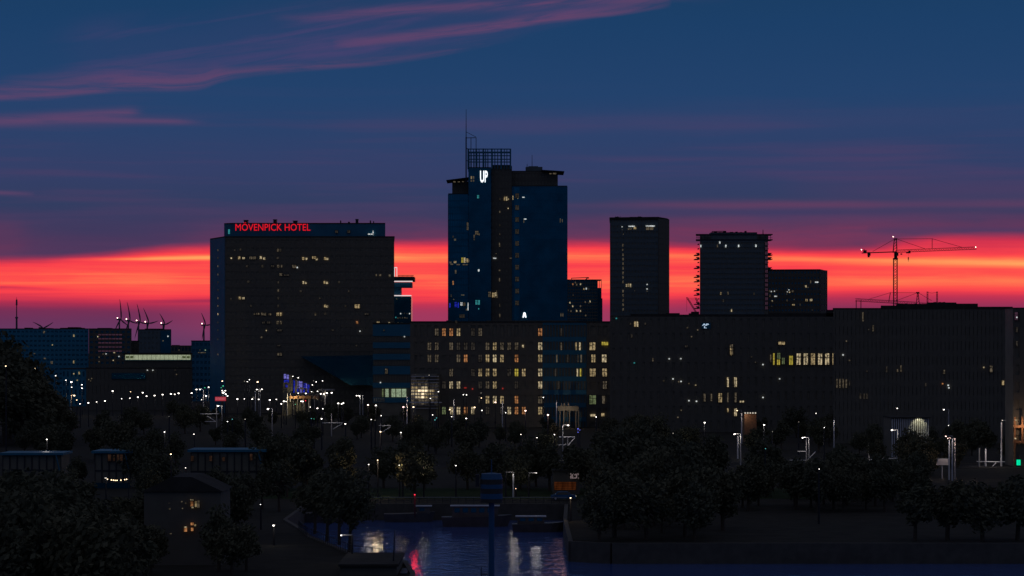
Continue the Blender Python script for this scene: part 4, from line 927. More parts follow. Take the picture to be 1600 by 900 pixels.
# second crane, mostly behind the roof
D = 1700
r = empty('tower_crane', (X(1434,D),D,0), 'lower tower crane whose jib runs left behind the roofline', 'crane')
g = G(); truss(g, (X(1434,D)-1, D, 0), (X(1434,D)-1, D, Z(476,D)), 2, 2, 24, .16); g.build('mast', 'crane_steel', r)
g = G().bar(P(1431.5,477,-.4), P(1433.5,457,0), .28).bar(P(1436.5,477,-.4), P(1434.6,457,0), .28).box(X(1431.5,D), X(1436.5,D), D-.4, D+.4, Z(458.5,D), Z(456.2,D))
for i in range(4): g.bar(P(1432+.4*i,474-4.5*i), P(1436-.4*i,470-4.5*i), .14)
g.build('apex', 'crane_steel', r)
g = G(); truss(g, P(1431,476), P(1336.5,470.4), 1.6, 1.7, 34, .14, tri=True); g.build('jib', 'crane_steel', r)
g = G(); truss(g, P(1437,476), P(1462,477), 1.4, 1.2, 8, .14); g.build('counter_jib', 'crane_steel', r)
for a, b in ((P(1433,457.5), P(1391,457.3)), (P(1391,457.3), P(1356,468)), (P(1433,457.6), P(1400,470)), (P(1435,457.4), P(1456,470))): G().bar(a, b, .16, k=4).build('tie_rod', 'crane_steel', r)
G().bar(P(1391.3,457), P(1388.5,472), .26).build('tie_post', 'crane_steel', r)
for px in (1337.8,1345.2): G().bar(P(px,469), P(px,486), .28).build('leg', 'crane_steel', r)
D = 1650
r = empty('scaffold_mast', (X(1456.5,D),D,0), 'pair of slim steel masts joined by a cable beside the lower crane', 'mast')
for px in (1449.2,1464.2):
    g = G(); truss(g, (X(px,D)-.35, D, Z(490,D)), (X(px,D)-.35, D, Z(455.5,D)), .7, .7, 12, .1); g.build('mast', 'crane_steel', r)
G().bar(P(1449.2,457), P(1456.5,458), .1).bar(P(1456.5,458), P(1464.2,456.6), .1).build('cable', 'crane_steel', r)
G().box(X(1448,D), X(1466,D), D, D+2, 0, Z(490,D)).build('base', 'dark_metal', r)
# small luffing crane
D = 1500
r = empty('luffing_crane', (X(1086,D),D,0), 'small luffing crane with slanting boom left of the balcony tower', 'crane')
G().box(X(1080,D), X(1092,D), D-2, D+2, 0, Z(487,D)).build('base', 'dark_metal', r)
g = G(); truss(g, P(1072.2,464.6), P(1086,487), .8, .8, 12, .12); g.build('boom', 'crane_steel', r)
g = G(); truss(g, P(1085.6,465), P(1092,478), .8, .8, 6, .12); g.build('boom', 'crane_steel', r)
for a, b in ((P(1073,466), P(1073,487)), (P(1076,466), P(1085,466)), (P(1079,468.5), P(1087,468.5))): G().bar(a, b, .09, k=4).build('cable', 'crane_steel', r)

# ------------------------------------------------------------------ wind turbines and TV mast
D = 5200
def blade(g, c, vec, L):
    c = Vector(c); d = Vector(vec).normalized(); s_ = Vector((0,1,0)).cross(d).normalized()
    P_ = []
    for t, w in ((0,1.0),(.12,2.1),(.3,2.4),(.6,1.6),(.85,1.0),(1,.35)):
        b = math.sin(t*2.2)*1.2
        P_.append((c+d*(L*t)+s_*(w*.9)+s_*b, c+d*(L*t)-s_*(w*.35)+s_*b))
    for i in range(len(P_)-1):
        a, b_ = P_[i]; a2, b2 = P_[i+1]; o_ = Vector((0,.5,0))
        g.hexa([a, b_, b_+o_, a+o_, a2, b2, b2+o_, a2+o_])
def turbine(hx, hy, phase, L, c, label, lamp=True):
    r = empty('wind_turbine', (X(hx,D),D,0), label, 'wind turbine', 'wind turbines on the far left horizon')
    hub = Vector((X(hx,D), D, Z(hy,D)))
    G().bar((hub.x-3.2, D, 0), (hub.x-3.2, D, hub.z-1), 2.3, 1.4, k=8).build('tower', 'turbine_white', r)
    G().box(hub.x-8.5, hub.x-.5, D-1.6, D+1.6, hub.z-1.6, hub.z+1.7).build('nacelle', 'turbine_white', r)
    G().blob(hub, 1.5, 1.5, 1.5).build('hub', 'turbine_white', r)
    for k in range(3):
        a = math.radians(phase+120*k)
        v = Vector((math.cos(a)*c, math.cos(a)*math.sqrt(1-c*c)*.0+.0, math.sin(a)))
        g = G(); blade(g, hub, v, L*v.length); g.build('blade', 'turbine_white', r)
    if lamp: G().blob((hub.x-7, D-1, hub.z+3), 1.15, 1.15, 1.15).build('warning_lamp', 'lamp_pink', r)
for i, (hx, hy, ph, L, c) in enumerate([(189,499,102,42,.43),(203,501,113,41,.43),(219,503,116,41,.43),(232.5,505,129,39,.5),(257.5,507,137,32,.5),(321,508,128,31,.5)]):
    turbine(hx, hy, ph, L, c, 'wind turbine, %s from the left in the row behind the left hand slabs' % ORD[i] if i < 5 else 'lone wind turbine close against the left side of the hotel')
turbine(67, 512.5, 152, 24, 1.0, 'wind turbine with nearly level blades just over the left slab roof', lamp=False)
D = 5000
r = empty('broadcast_mast', (X(26,D),D,0), 'slender broadcast mast on the horizon at far left', 'mast')
G().bar((X(26,D),D,0),(X(26,D),D,Z(497,D)),2.4,1.8,k=8).build('shaft', 'turbine_white', r)
G().bar((X(26,D),D,Z(497.5,D)),(X(26,D),D,Z(495,D)),3.2,2.6,k=8).build('platform', 'turbine_white', r)
G().bar((X(26,D),D,Z(495,D)),(X(26,D),D,Z(477,D)),1.2,1,k=6).build('upper_shaft', 'turbine_white', r)
G().bar((X(26,D),D,Z(477,D)),(X(26,D),D,Z(468,D)),2.0,1.7,k=6).build('aerial_drum', 'turbine_white', r)
G().bar((X(26,D),D,Z(468,D)),(X(26,D),D,Z(464.5,D)),.5,.3,k=6).build('tip', 'turbine_white', r)

# ------------------------------------------------------------------ street lamps
def zone(px, py):
    if py > 700: return 'q' if px < 960 else 'r2'
    for n_, a in (('a',170),('b',300),('c',430),('d',600),('e',960),('f',1300)):
        if px < a: return n_
    return 'g'
ZN = {'a':('among dark trees at far left','street lamps among the trees at far left'),
      'b':('in the row below the lit hall','street lamps in the row below the lit hall'),
      'c':('below the left half of the hotel','street lamps below the left half of the hotel'),
      'd':('below the right half of the hotel','street lamps below the right half of the hotel'),
      'e':('before the brown office block','street lamps before the brown office block'),
      'f':('before the long dark block','street lamps before the long dark block'),
      'g':('before the right hand block','street lamps before the right hand block'),
      'q':('on the dark quayside','lamps on the quayside'), 'r2':('on the right bank near water','lamps on the right bank')}
# px, py, size, material key, light energy, arm direction, forced D
L_ = [(9,572,1.2,'warm',0,0,600),(55,576,1,'warm',0,0,0),(65,576,1,'warm',0,0,0),(87,587,1,'white',0,0,0),(103,594,1,'white',0,0,0),(111.5,597,1.9,'white',1,0,0),(112,605,1,'white',0,0,0),(128,601,1.3,'white',0,0,0),(128,606.5,1.2,'white',0,0,0),
 (27,595,1,'white',0,0,0),(17,601,1.2,'white',0,0,0),(39,602,1.6,'white',1,0,0),(78,602,1.1,'white',0,0,0),(82,604.5,1.5,'white',0,0,0),(116,618,1.7,'warm',1,1,0),(120,625,1,'warm',0,0,0),(125,631,1,'white',0,0,0),(138,629.5,1.5,'white',0,0,0),(151,628,1,'white',0,0,0),(164,626.5,1.4,'white',0,0,0),
 (2,629,1.5,'warm',1,0,0),(14,630,.9,'warm',0,0,0),(73,686.5,1.3,'white',1,0,0),
 (176,611,1.6,'white',1,0,0),(190,623,.9,'white',0,0,0),(203,622,1,'white',0,0,0),(204,612,.7,'warm',0,0,0),(215.5,620.5,1.4,'white',1,0,0),(223,613.5,1.5,'white',0,0,0),(229,619,1.4,'white',0,0,0),(241.5,618,1.5,'white',0,0,0),(254,616.5,1.5,'white',1,0,0),(267,615.5,1.5,'white',0,0,0),(273,616,1.2,'white',0,0,0),(279,614.5,1.6,'white',0,0,0),(299,614.5,1.2,'white',0,0,0),(257,675,1.2,'white',1,0,0),(264,651,.6,'faint',0,0,0),
 (307,608.5,1.4,'white',0,0,0),(312.3,608.5,1.4,'white',1,-1,0),(326,605,1.3,'white',0,0,0),(320,605.7,1,'green',0,0,0),(322,618.6,1.5,'white',1,0,0),(347.4,595.5,1.3,'warm',0,0,0),(348.5,603,1.4,'green',0,0,0),(345.5,605.6,.9,'green',0,0,0),(348.7,613.3,2.2,'white',1,0,0),(347.2,610.2,1.1,'white',0,0,0),(352,610.4,1.3,'white',0,0,0),(352.7,615.8,1.5,'white',0,0,0),(355.5,618.6,1.3,'white',0,0,0),(300,614,1,'white',0,0,0),
 (389.7,593.2,1,'white',0,0,0),(386.5,596.2,.9,'white',0,0,0),(382,595.6,.8,'faint',0,0,0),(402.5,596.8,1.7,'warm',0,0,0),(401.2,608.6,1.2,'white',0,-1,0),(409.2,608.2,1.2,'white',1,1,0),(370.9,623.5,1.6,'white',1,0,0),(381.8,623.2,.9,'white',0,0,0),(394.2,623.7,1.4,'white',0,0,0),(395.6,620.6,.8,'faint',0,0,0),(404.2,624,1.3,'white',0,0,0),(421.5,625,1.6,'white',1,0,0),(432,624,.9,'white',0,0,0),
 (340.5,634.2,1.9,'white',1,-1,0),(418.5,639.2,1.8,'white',1,-1,0),(315,624.5,.8,'white',0,0,0),(383,655,1.2,'faint',0,0,0),(355.5,658.6,1,'white',0,0,0),(303,678.3,1,'white',0,0,0),(363,655,.9,'teal',0,0,0),
 (439.5,631,1.4,'white',0,0,0),(443.5,626.9,1.6,'white',1,0,0),(447,627.4,1,'white',0,0,0),(431.5,624,.9,'white',0,0,0),(457.6,588,.9,'white',0,0,0),(466,590.2,1,'white',0,0,0),(470.5,626.8,1.2,'white',0,0,0),(473,627.2,1.5,'white',1,0,0),(477.5,626,1,'red',0,0,0),(477.8,614.7,1.4,'white',0,0,0),(466,614.4,1.1,'white',0,0,0),(461.5,631.8,.8,'green',0,0,0),
 (496.2,611.4,1,'white',0,0,0),(501.2,615.4,1.4,'white',0,0,0),(506.2,615.8,1.5,'white',1,0,0),(510.8,614.2,1.6,'white',0,0,0),(518.2,613.7,1.6,'white',0,0,0),(486.8,611.8,.8,'white',0,0,0),(488,601.4,1,'white',0,0,0),(494,596.7,1,'white',0,0,0),(503.8,595,1,'white',0,0,0),(490,595,.7,'faint',0,0,0),
 (528.5,630.2,1.6,'white',1,0,0),(534,631,1.4,'white',0,0,0),(536.5,629.8,1.4,'white',0,0,0),(557.2,618.2,1.3,'white',0,-1,0),(561.6,618.6,1.4,'white',1,-1,0),(575,632.6,1.6,'pink',1,0,0),(587.3,633.4,1.6,'white',1,0,0),(496,638,1.4,'white',0,0,0),(504.5,638.8,.9,'white',0,0,0),(484.8,636,.9,'white',0,0,0),(502.5,654.3,1.4,'white',0,0,0),(539.6,662.3,1.4,'white',0,0,0),(486.5,654,.9,'teal',0,0,0),(490.6,654.5,.6,'green',0,0,0),(595.5,649.5,.9,'white',0,0,0),(580,655.5,.9,'white',0,0,0),(586,656.5,.8,'faint',0,0,0),
 (630.3,636,1.6,'pink',1,0,0),(646,636,1.6,'warm',1,0,0),(635.6,619.5,1,'white',0,0,0),(672.5,622.5,1,'white',0,0,0),(685,612,1,'white',0,0,0),(670.5,586.2,1,'faint',0,0,0),(741.5,636.4,1.5,'warm',1,0,0),(702.8,640,1.2,'warm',0,0,0),(753,641.2,1.1,'white',0,0,0),(729,617,1,'white',0,0,0),(724,616.8,1,'white',0,0,0),(752,621.8,.9,'warm',0,0,0),(751.6,614,.8,'faint',0,0,0),(728.6,653.8,1.4,'white',0,0,0),(676,648.2,1,'white',0,0,0),(679.5,656,1.2,'teal',0,0,0),(682,653,1,'teal',0,0,0),(705.7,651,.9,'white',0,0,0),
 (774,628.6,1.4,'pink',0,0,0),(821,641.7,1.6,'pink',1,0,0),(790,644.8,1,'white',0,0,0),(856.2,648.2,1.7,'pink',1,0,0),(849,621,1,'white',0,0,0),(931.5,651.5,1.1,'white',0,0,0),(888,664.5,1.6,'white',1,1,0),(903,670,1.2,'blue',1,0,0),(903.2,675.5,1,'blue',0,0,0),(906,672,.8,'blue',0,0,0),(866.3,679,1,'white',0,0,0),(626.5,675.8,1.2,'white',1,0,0),(594.5,674.5,1.5,'warm',1,0,0),(839,683.8,.9,'white',0,0,0),(814,678.8,.8,'white',0,0,0),
 (1101,660.3,1.6,'white',1,0,0),(1194,663.7,1.7,'white',1,0,0),(1147.5,678.4,1.5,'white',1,-1,0),(1151.8,641.5,1.1,'warm',0,-1,0),(1254,684,1.5,'white',1,-1,0),(1051.7,677,1,'faint',0,0,0),(1288,668,.8,'white',0,0,0),(1275,645.7,.8,'white',0,0,0),(1196,701,.9,'teal',0,0,0),(1248,659.3,.7,'faint',0,0,0),(1207,674.4,.7,'faint',0,0,0),
 (1474.7,640,1.4,'white',0,-1,0),(1402,638,1.1,'white',0,0,0),(1410.3,651,1.3,'white',1,-1,0),(1393.5,672.2,1.6,'white',1,-1,0),(1477.8,681.7,1.3,'pink',0,-1,0),(1482,685.3,2,'pink',1,-1,0),(1482,664.8,.7,'white',0,0,0),(1564,657,.5,'faint',1,-1,0),(1280,732.8,.9,'white',0,0,0),
 (267,709.6,1.5,'warm',1,0,420),(290,731,.9,'white',0,0,400),(165,747,1.4,'white',1,0,380),(427.5,821,2.1,'white',1,0,330),(533,836.5,1.6,'white',1,-1,333),(407,788.3,.9,'white',0,0,360),(267.5,819,1.1,'white',0,0,330),(576,725.8,1,'white',1,0,440),(590,719,1.1,'warm',1,0,440),(629,724.3,1.3,'warm',1,0,440),(624,727,1,'white',0,0,440),(662,726.8,1.1,'white',1,0,440),(712.3,727.5,1.1,'white',0,0,440),(648,773,1.5,'red',1,0,430),(891.5,778,1.4,'warm',1,0,428),(838,739,.8,'white',1,1,440),(802,738,.6,'faint',1,1,440),(806,763.5,.7,'warm',0,0,440)]
QE = {629:.8, 662:.5, 648:.5, 838:.35, 427.5:.1, 533:.1, 165:.15, 267:.15, 576:.3, 590:1.6}
def lampmesh(kind, h):
    pass
zones = {}
for rec in L_: zones.setdefault(zone(rec[0], rec[1]), []).append(rec)
DL = {'a':1000,'b':1000,'c':985,'d':985,'e':835,'f':780,'g':680,'q':440,'r2':440}
MD = {'white':'white','warm':'warm','pink':'pinkish','green':'green','red':'red','teal':'teal','blue':'blue-violet','faint':'faint'}
LC = {'white':(1,.93,.85),'warm':(1,.72,.42),'pink':(1,.66,.55),'green':(.1,1,.5),'red':(1,.03,.06),'teal':(.2,.9,.9),'blue':(.2,.22,1),'faint':(1,.9,.75)}
for zk, recs in zones.items():
    recs.sort(key=lambda q_: q_[0])
    for i, (px, py, sz, mk_, en, arm, fD) in enumerate(recs):
        D = fD or min(DL[zk], 17*F/max(1, py-550))
        z = Z(py, D)
        if z < 1.2: D = (HC-3.5)*F/(py-550); z = Z(py, D)
        xx_ = X(px, D); rad = sz*D/F*.7
        lb = '%s street lamp, %s from left, %s' % (MD[mk_], ORD[i], ZN[zk][0])
        r = empty('street_lamp', (xx_, D, 0), lb, 'street lamp', ZN[zk][1])
        pr = .13 if D < 600 else .17
        off = arm*-1.3
        g = G().bar((xx_+off, D+(.45 if not arm else .1), 0), (xx_+off, D+(.45 if not arm else .1), z+rad*.6), pr*1.25, pr*.8, k=6)
        g.build('pole', 'lamp_post' if arm and zk != 'q' else 'dark_metal', r)
        if arm: G().bar((xx_+off, D+.1, z+rad*.4), (xx_, D, z+rad*.7), .09, .07, k=5).build('arm', 'lamp_post', r)
        else: G().bar((xx_, D+.45, z+rad*.6), (xx_, D, z+rad*.5), .08, .06, k=5).build('arm', 'lamp_post', r)
        G().blob((xx_, D, z), rad*1.15, rad, rad*.8, k=8, m=5).build('lamp', 'lamp_'+mk_, r, smooth=True)
        G().prism([(xx_+rad*.9*math.cos(t_*math.pi/3), D+rad*.9*math.sin(t_*math.pi/3)) for t_ in range(6)], z+rad*.55, z+rad*.85).build('hood', 'dark_metal', r)
        if en:
            li = bpy.data.lights.new('bulb', 'POINT'); li.energy = (110 if zk in 'abcd' else 170)*sz/1.5; li.color = LC[mk_]; li.shadow_soft_size = .25
            if zk == 'q': li.energy *= QE.get(px, .3)
            lo = bpy.data.objects.new('bulb', li); C.objects.link(lo); lo.parent = r; lo.location = (0, -rad-.4, z-rad*.8)
        FEAT.append((px-3, px+3, py-3, py+(14 if arm or en else 4), D))

# ------------------------------------------------------------------ tram line masts
def cat_mast(px, ytop, ybot, bars_, D, label):
    r = empty('catenary_mast', (X(px,D),D,0), label, 'tram mast', 'overhead line masts along the tram track')
    G().bar((X(px,D),D,max(0,Z(ybot,D))),(X(px,D),D,Z(ytop,D)),.17,.13,k=6).build('pole', 'lamp_post', r)
    if Z(ybot,D) > 0: G().bar((X(px,D),D,0),(X(px,D),D,Z(ybot,D)),.19,.17,k=6).build('pole', 'lamp_post', r)
    for a, b, c, d in bars_:
        G().bar((X(a,D),D-.25,Z(b,D)),(X(c,D),D-.25,Z(d,D)),.13,.13,k=4).build('bracket', 'white_steel', r)
    li = bpy.data.lights.new('bracket_fill_light', 'POINT'); li.energy = 70; li.color = (1,.88,.8); li.shadow_soft_size = .15  # unseen light added near the brackets to make them glow
    lo = bpy.data.objects.new('bracket_fill_light', li); C.objects.link(lo); lo.parent = r
    b0 = bars_[0]; lo.location = Vector((X((b0[0]+b0[2])/2,D), D-2.2, Z(b0[1]-8,D)))-Vector(r.location)
    a_ = [q_[0] for q_ in bars_]+[q_[2] for q_ in bars_]; c_ = [q_[1] for q_ in bars_]+[q_[3] for q_ in bars_]
    FEAT.append((min(a_), max(a_), min(ytop, min(c_)), max(c_), D))
cat_mast(338.5, 637, 662, [(313,646.5,342,646.5),(320,658.5,337,658.5),(324,650,336,657.5)], 760, 'tram line mast with bracket below the red sign')
cat_mast(518, 646, 671, [(503,660.6,536,660.6),(520,670.5,534,662.5)], 760, 'tram line mast with lit bracket below the mushroom canopy')
cat_mast(594.5, 662, 690, [(592,665,611,665),(597,675,610,667)], 700, 'tram line mast with small bracket left of the brown office block')
cat_mast(887, 683, 702, [(874,682.6,898.5,682.6),(888,695,898,684),(872,695,890,695)], 600, 'tram line mast with triangular bracket, pale, before the brown office block')
cat_mast(1260, 686, 722, [(1246,705,1259,705),(1233,719,1259,719),(1262,718,1274,705.5)], 590, 'tram line mast with three brackets before the long dark block')
cat_mast(1530, 700, 735, [(1526,721,1570,721.5),(1544,736,1556,722.5)], 560, 'tram line mast with long bracket near the corner building')
cat_mast(1357.5, 695, 741, [(1358,718,1380,716.8),(1386,716.5,1401,715.8)], 540, 'tram line mast with a warm lit bar beside two green-lit trees')
# plain poles caught by lamplight
for i, (px, a, b, D, nm) in enumerate([(709,624,637,800,'pole standing at the door of the brown office block'),(785,627,642,800,'pole with short arm before the middle of the brown block'),(636,619,646,790,'tall pale pole between blue annex and glowing bay'),(869.5,627,640,790,'short pale pole left of the dim porch'),
     (1152.8,680,718,600,'bright pole right of the orange shop front light'),(1158.8,645,666,700,'pale pole beside the lit orange brick wall'),(1303,655,700,640,'faint pole between the long dark block and the right block'),(1483,686,750,500,'left pole of the bright pair by the notice board'),(1488,684,752,498,'right pole of the bright pair by the notice board'),(1540,700,716,560,'faint short pole left of the lit tall pole'),(1564.7,658,697,560,'tall pole lit white near the right edge'),(1418,654,672,620,'pole in front of the pale slatted wall'),(802,739,773,440,'slim pole on the quay right of the striped marker'),(399,611,625,960,'pole with side arms below the left half of the hotel')]):
    r = empty('light_pole', (X(px,D),D,0), nm, 'pole', 'poles caught by lamplight')
    G().bar((X(px,D),D,0),(X(px,D),D,Z(a,D)),.2 if D > 550 else .16,.14,k=6).build('shaft', 'white_steel', r)
    G().blob((X(px,D),D,Z(a,D)),.3,.3,.2).build('cap', 'dark_metal', r)
    li = bpy.data.lights.new('pole_fill_light', 'POINT'); li.energy = 50 if D > 450 else 10; li.color = (1,.86,.76); li.shadow_soft_size = .1  # unseen fill light, no fixture, brightens its own pole
    lo = bpy.data.objects.new('pole_fill_light', li); C.objects.link(lo); lo.parent = r; lo.location = (.6,-1.3,Z(a+4,D))
    FEAT.append((px-2, px+2, a, b, D))

# ------------------------------------------------------------------ right bank structures
D = 610
r = building('slatted_pavilion', 'pavilion clad in tall pale vertical slats lit from above', 'pavilion', 1392, 1452, D)
G().box(X(1392,D), X(1452,D), D, D+12, 0, Z(652,D)).build('core', 'dark_brick', r)
px = 1393
while px < 1451:
    G().box(X(px,D), X(px+1.5,D), D-.5, D-.02, Z(742,D) if Z(742,D) > 0 else 0, Z(654,D)).build('slat', 'white_steel', r); px += 3.3
G().box(X(1391,D), X(1453,D), D-.9, D+12, Z(653.5,D), Z(651.5,D)).build('roof', 'roofing', r)
li = bpy.data.lights.new('wall_washer', 'SPOT'); li.energy = 260; li.color = (1,.95,.6); li.spot_size = 1.5; li.spot_blend = .6; li.shadow_soft_size = .1
lo = bpy.data.objects.new('wall_washer', li); C.objects.link(lo); lo.parent = r; lo.location = Vector((X(1435,D), D-2.4, Z(651,D)))-Vector(r.location); lo.rotation_euler = (math.radians(42),0,0)
FEAT.append((1405,1450,652,676,D))
D = 505
r = empty('notice_board', (X(1474,D),D,0), 'pale louvred notice board on a post beside the bright poles', 'notice board')
for k in range(5): G().box(X(1465.5-k*.6+.0,D), X(1483,D), D-.1, D+.1, Z(718.4+k*2.0,D), Z(717+k*2.0,D)).build('slat', 'white_steel', r)
G().box(X(1465,D), X(1483.4,D), D+.11, D+.2, Z(727.6,D), Z(716,D)).build('board', 'grey_concrete', r)
for a in (1472.5,1483): G().bar((X(a,D),D+.3,0),(X(a,D),D+.3,Z(727,D)),.1).build('post', 'white_steel', r)
li = bpy.data.lights.new('board_lamp', 'POINT'); li.energy = 25; li.color = (1,.8,.72)
lo = bpy.data.objects.new('board_lamp', li); C.objects.link(lo); lo.parent = r; lo.location = Vector((X(1478,D), D-2.2, Z(712,D)))-Vector(r.location)
FEAT.append((1463,1484,714,745,D))
D = 700
r = building('orange_brick_kiosk', 'small kiosk with orange-lit brick wall and row of tiny lamps', 'kiosk', 1163, 1182, D)
G().box(X(1163,D), X(1182,D), D, D+5, 0, Z(646.5,D)).build('wall', 'timber', r)
G().box(X(1162,D), X(1183,D), D-.5, D+5, Z(646.5,D), Z(645,D)).build('roof', 'roofing', r)
for k in range(5): G().blob((X(1164+k*4,D), D-.7, Z(645.2,D)), .22,.22,.22).build('lamp', 'lamp_faint', r)
li = bpy.data.lights.new('kiosk_lamp', 'POINT'); li.energy = 22; li.color = (1,.5,.25)
lo = bpy.data.objects.new('kiosk_lamp', li); C.objects.link(lo); lo.parent = r; lo.location = Vector((X(1172,D), D-2.5, Z(650,D)))-Vector(r.location)
FEAT.append((1160,1184,643,658,D))
# porch of the brown block
D = 838
r = building('entrance_porch', 'dim brownish stone porch at the right end of the brown office block', 'porch', 870, 905, D)
G().box(X(872,D), X(904,D), D, D+6, Z(642,D), Z(634.5,D)).build('lintel', 'brown_brick', r)
for px in (874,880,889,899,903): G().box(X(px,D), X(px+1.8,D), D+.4, D+5, 0, Z(642,D)).build('pillar', 'brown_brick', r)
for px in (876,881,887): G().box(X(px,D), X(px+2,D), D+.2, D+1.2, Z(634.5,D), Z(629,D)).build('merlon', 'brown_brick', r)
li = bpy.data.lights.new('porch_wash_light', 'POINT'); li.energy = 420; li.color = (1,.8,.62)  # added wash light without a fixture, brightens the porch front
lo = bpy.data.objects.new('porch_wash_light', li); C.objects.link(lo); lo.parent = r; lo.location = Vector((X(884,D), D-4.5, Z(641,D)))-Vector(r.location)
FEAT.append((870,905,630,655,D))

# ------------------------------------------------------------------ quayside
D = 418.4
r = empty('quay_railing', (X(735,D),D,.18), 'thin pale railing along the far edge of the water', 'railing')
a, b = X(570,D), X(886,D)
G().box(a, b, D+.5, D+.6, 1.18, 1.26).build('top_rail', 'lamp_post', r)
G().box(a, b, D+.52, D+.58, .68, .72).build('middle_rail', 'dark_metal', r)
g = G(); n_ = 26
for i in range(n_+1): q_ = a+(b-a)*i/n_; g.box(q_-.04, q_+.04, D+.5, D+.6, .18, 1.18)
g.build('posts', 'dark_metal', r, kind='stuff')
FEAT.append((570,886,776,782,D))
# striped harbour marker standing in the water
D = 180
r = empty('striped_marker', (X(768,D),D,-2.5), 'tall harbour marker with blue and black banded drum on a pole', 'marker')
cx_ = X(768,D)
g = G().bar((cx_,D,-3.5),(cx_,D,Z(786,D)),.24,.2,k=14); g.build('pole', 'marker_blue', r, smooth=False)
bands = [(740,748.5,'blue'),(748.5,756.5,'black'),(756.5,763,'blue'),(763,771,'black'),(771,779,'blue'),(779,785,'black')]
for i, (p, q_, c_) in enumerate(bands):
    g = G().bar((cx_,D,Z(q_,D)),(cx_,D,Z(p,D)),.79,.79 if i else .70,k=20); g.build('band', 'marker_'+c_, r)
G().bar((cx_,D,Z(740,D)),(cx_,D,Z(738.6,D)),.6,.2,k=16).build('lid', 'marker_blue', r)
G().bar((cx_,D,Z(739,D)),(cx_,D,Z(718,D)),.05,.03,k=6).build('aerial', 'marker_blue', r)
G().box(cx_-1.12, cx_-.86, D-.2, D+.2, Z(760,D), Z(741,D)).build('side_box', 'dark_metal', r)
FEAT.append((746,788,738,790,D))
# slender leaning mast and mooring post
D = 290
r = empty('boat_mast', (X(612,D),D,-2.5), 'thin slightly leaning mast in front of the light streaks on the water', 'mast')
G().bar((X(611.5,D),D,-2.5),(X(617.5,D),D,Z(829,D)),.14,.06,k=6).build('spar', 'dark_metal', r)
G().bar((X(616,D),D,Z(846,D)),(X(619,D),D,Z(846,D)),.04,.04,k=5).build('spreader', 'dark_metal', r)
G().front([(X(600,D),-1.6),(X(626,D),-1.6),(X(622,D),-2.8),(X(604,D),-2.8)], D-.7, D+.7).build('hull', 'hull_dark', r)
D = 300
r = empty('mooring_post', (X(752,D),D,-2.5), 'thin mooring post beside the marker pole at the bottom edge', 'post')
G().bar((X(752,D),D,-3.5),(X(752,D),D,Z(886,D)),.08,.06,k=6).build('post', 'dark_metal', r)
G().box(X(752,D), X(763,D), D-.1, D+.1, Z(897.5,D), Z(896,D)).build('crossbar', 'dark_metal', r)
# moored boats
def boat(px0, px1, D, label, cab=(.2,.75), hh=1.5, ch=1.7, m='hull_dark'):
    x0, x1 = X(px0,D), X(px1,D); L = x1-x0; xc = (x0+x1)/2
    r = empty('moored_boat', (xc,D,-2.5), label, 'boat', 'boats moored under the far quay')
    n = 8; top = []; botm = []
    for i in range(n+1):
        t = i/n; w = 1.7*math.sin(math.pi*min(1, .28+t*.9)) if t > .5 else 1.6*min(1, .75+t)
        w = max(.1, 1.7*(1-abs(2*t-.8)**4*.35) if t < .8 else 1.7*(1-t)/.2*.9+.1)
        top.append((x0+L*t, w, -2.5+hh+(.35*t*t))); botm.append((x0+L*(.03+t*.9), w*.75, -2.9))
    g = G(); b0 = 0
    for x_, w, z in top: g.v += [(x_, D-w, z), (x_, D+w, z)]
    for x_, w, z in botm: g.v += [(x_, D-w, z), (x_, D+w, z)]
    o_ = 2*(n+1)
    for i in range(n):
        g.f += [(2*i, 2*i+2, 2*i+3, 2*i+1), (o_+2*i, o_+2*i+2, 2*i+2, 2*i), (2*i+1, 2*i+3, o_+2*i+3, o_+2*i+1)]
    g.f += [(0, 1, o_+1, o_), (2*n, o_+2*n, o_+2*n+1, 2*n+1)]
    g.build('hull', m, r)
    a, b = x0+L*cab[0], x0+L*cab[1]; z0 = -2.5+hh
    G().box(a, b, D-1.15, D+1.15, z0, z0+ch).build('cabin', 'hull_dark', r)
    G().box(a-.3, b+.3, D-1.35, D+1.35, z0+ch, z0+ch+.12).build('cabin_roof', 'boat_white', r)
    k = int((b-a)/1.3)
    for i in range(k):
        q_ = a+.4+i*1.3; G().box(q_, q_+.8, D-1.19, D-1.14, z0+ch*.45, z0+ch*.85).build('cabin_window', 'deep_blue_glass', r)
    return r
boat(690,800,404,'long low canal boat moored under the quay left of the pole', (.15,.8))
boat(800,884,392,'low canal boat with a pale roof edge moored at right under the quay', (.1,.6), 1.2, 1.1)
boat(470,545,414,'dark moored boat behind the tree trunks at left', (.3,.8))
boat(600,680,415,'dark open barge moored behind the red light streak', (.65,.9), 1.3, 1.2)
# timber kiosk on the quay corner with slatted blind
D = 450
r = building('quay_kiosk', 'low timber kiosk with dull orange glowing front on the quay', 'kiosk', 866, 900, D)
G().box(X(864,D), X(906,D), D, D+6, 0, Z(736,D)).build('wall', 'dark_brick', r)
G().box(X(863,D), X(907,D), D-.4, D+6, Z(736,D), Z(734.5,D)).build('roof', 'roofing', r)
em('board_glow', (.55,.14,.04), .09, .6)  # boards give off dim orange themselves, in place of lamplight on timber
for k in range(5): G().box(X(866,D), X(900,D), D-.1, D-.01, Z(755+k*2.6,D)-0, Z(753+k*2.6,D)).build('front_board', 'board_glow', r)
for k in range(6): G().box(X(891.3+k*2.2,D), X(892.8+k*2.2,D), D-.2, D-.1, Z(747.6,D), Z(739.5,D)).build('blind_slat', 'win_blind' if 'win_blind' in M else em('win_blind', (.8,.6,.62), .3, .3).name, r)
for k in range(3): G().box(X(840+k*5,D+60), X(844+k*5,D+60), D+59.7, D+60, Z(719,D+60), Z(704,D+60)).build('blue_board', 'blue_panel', r)
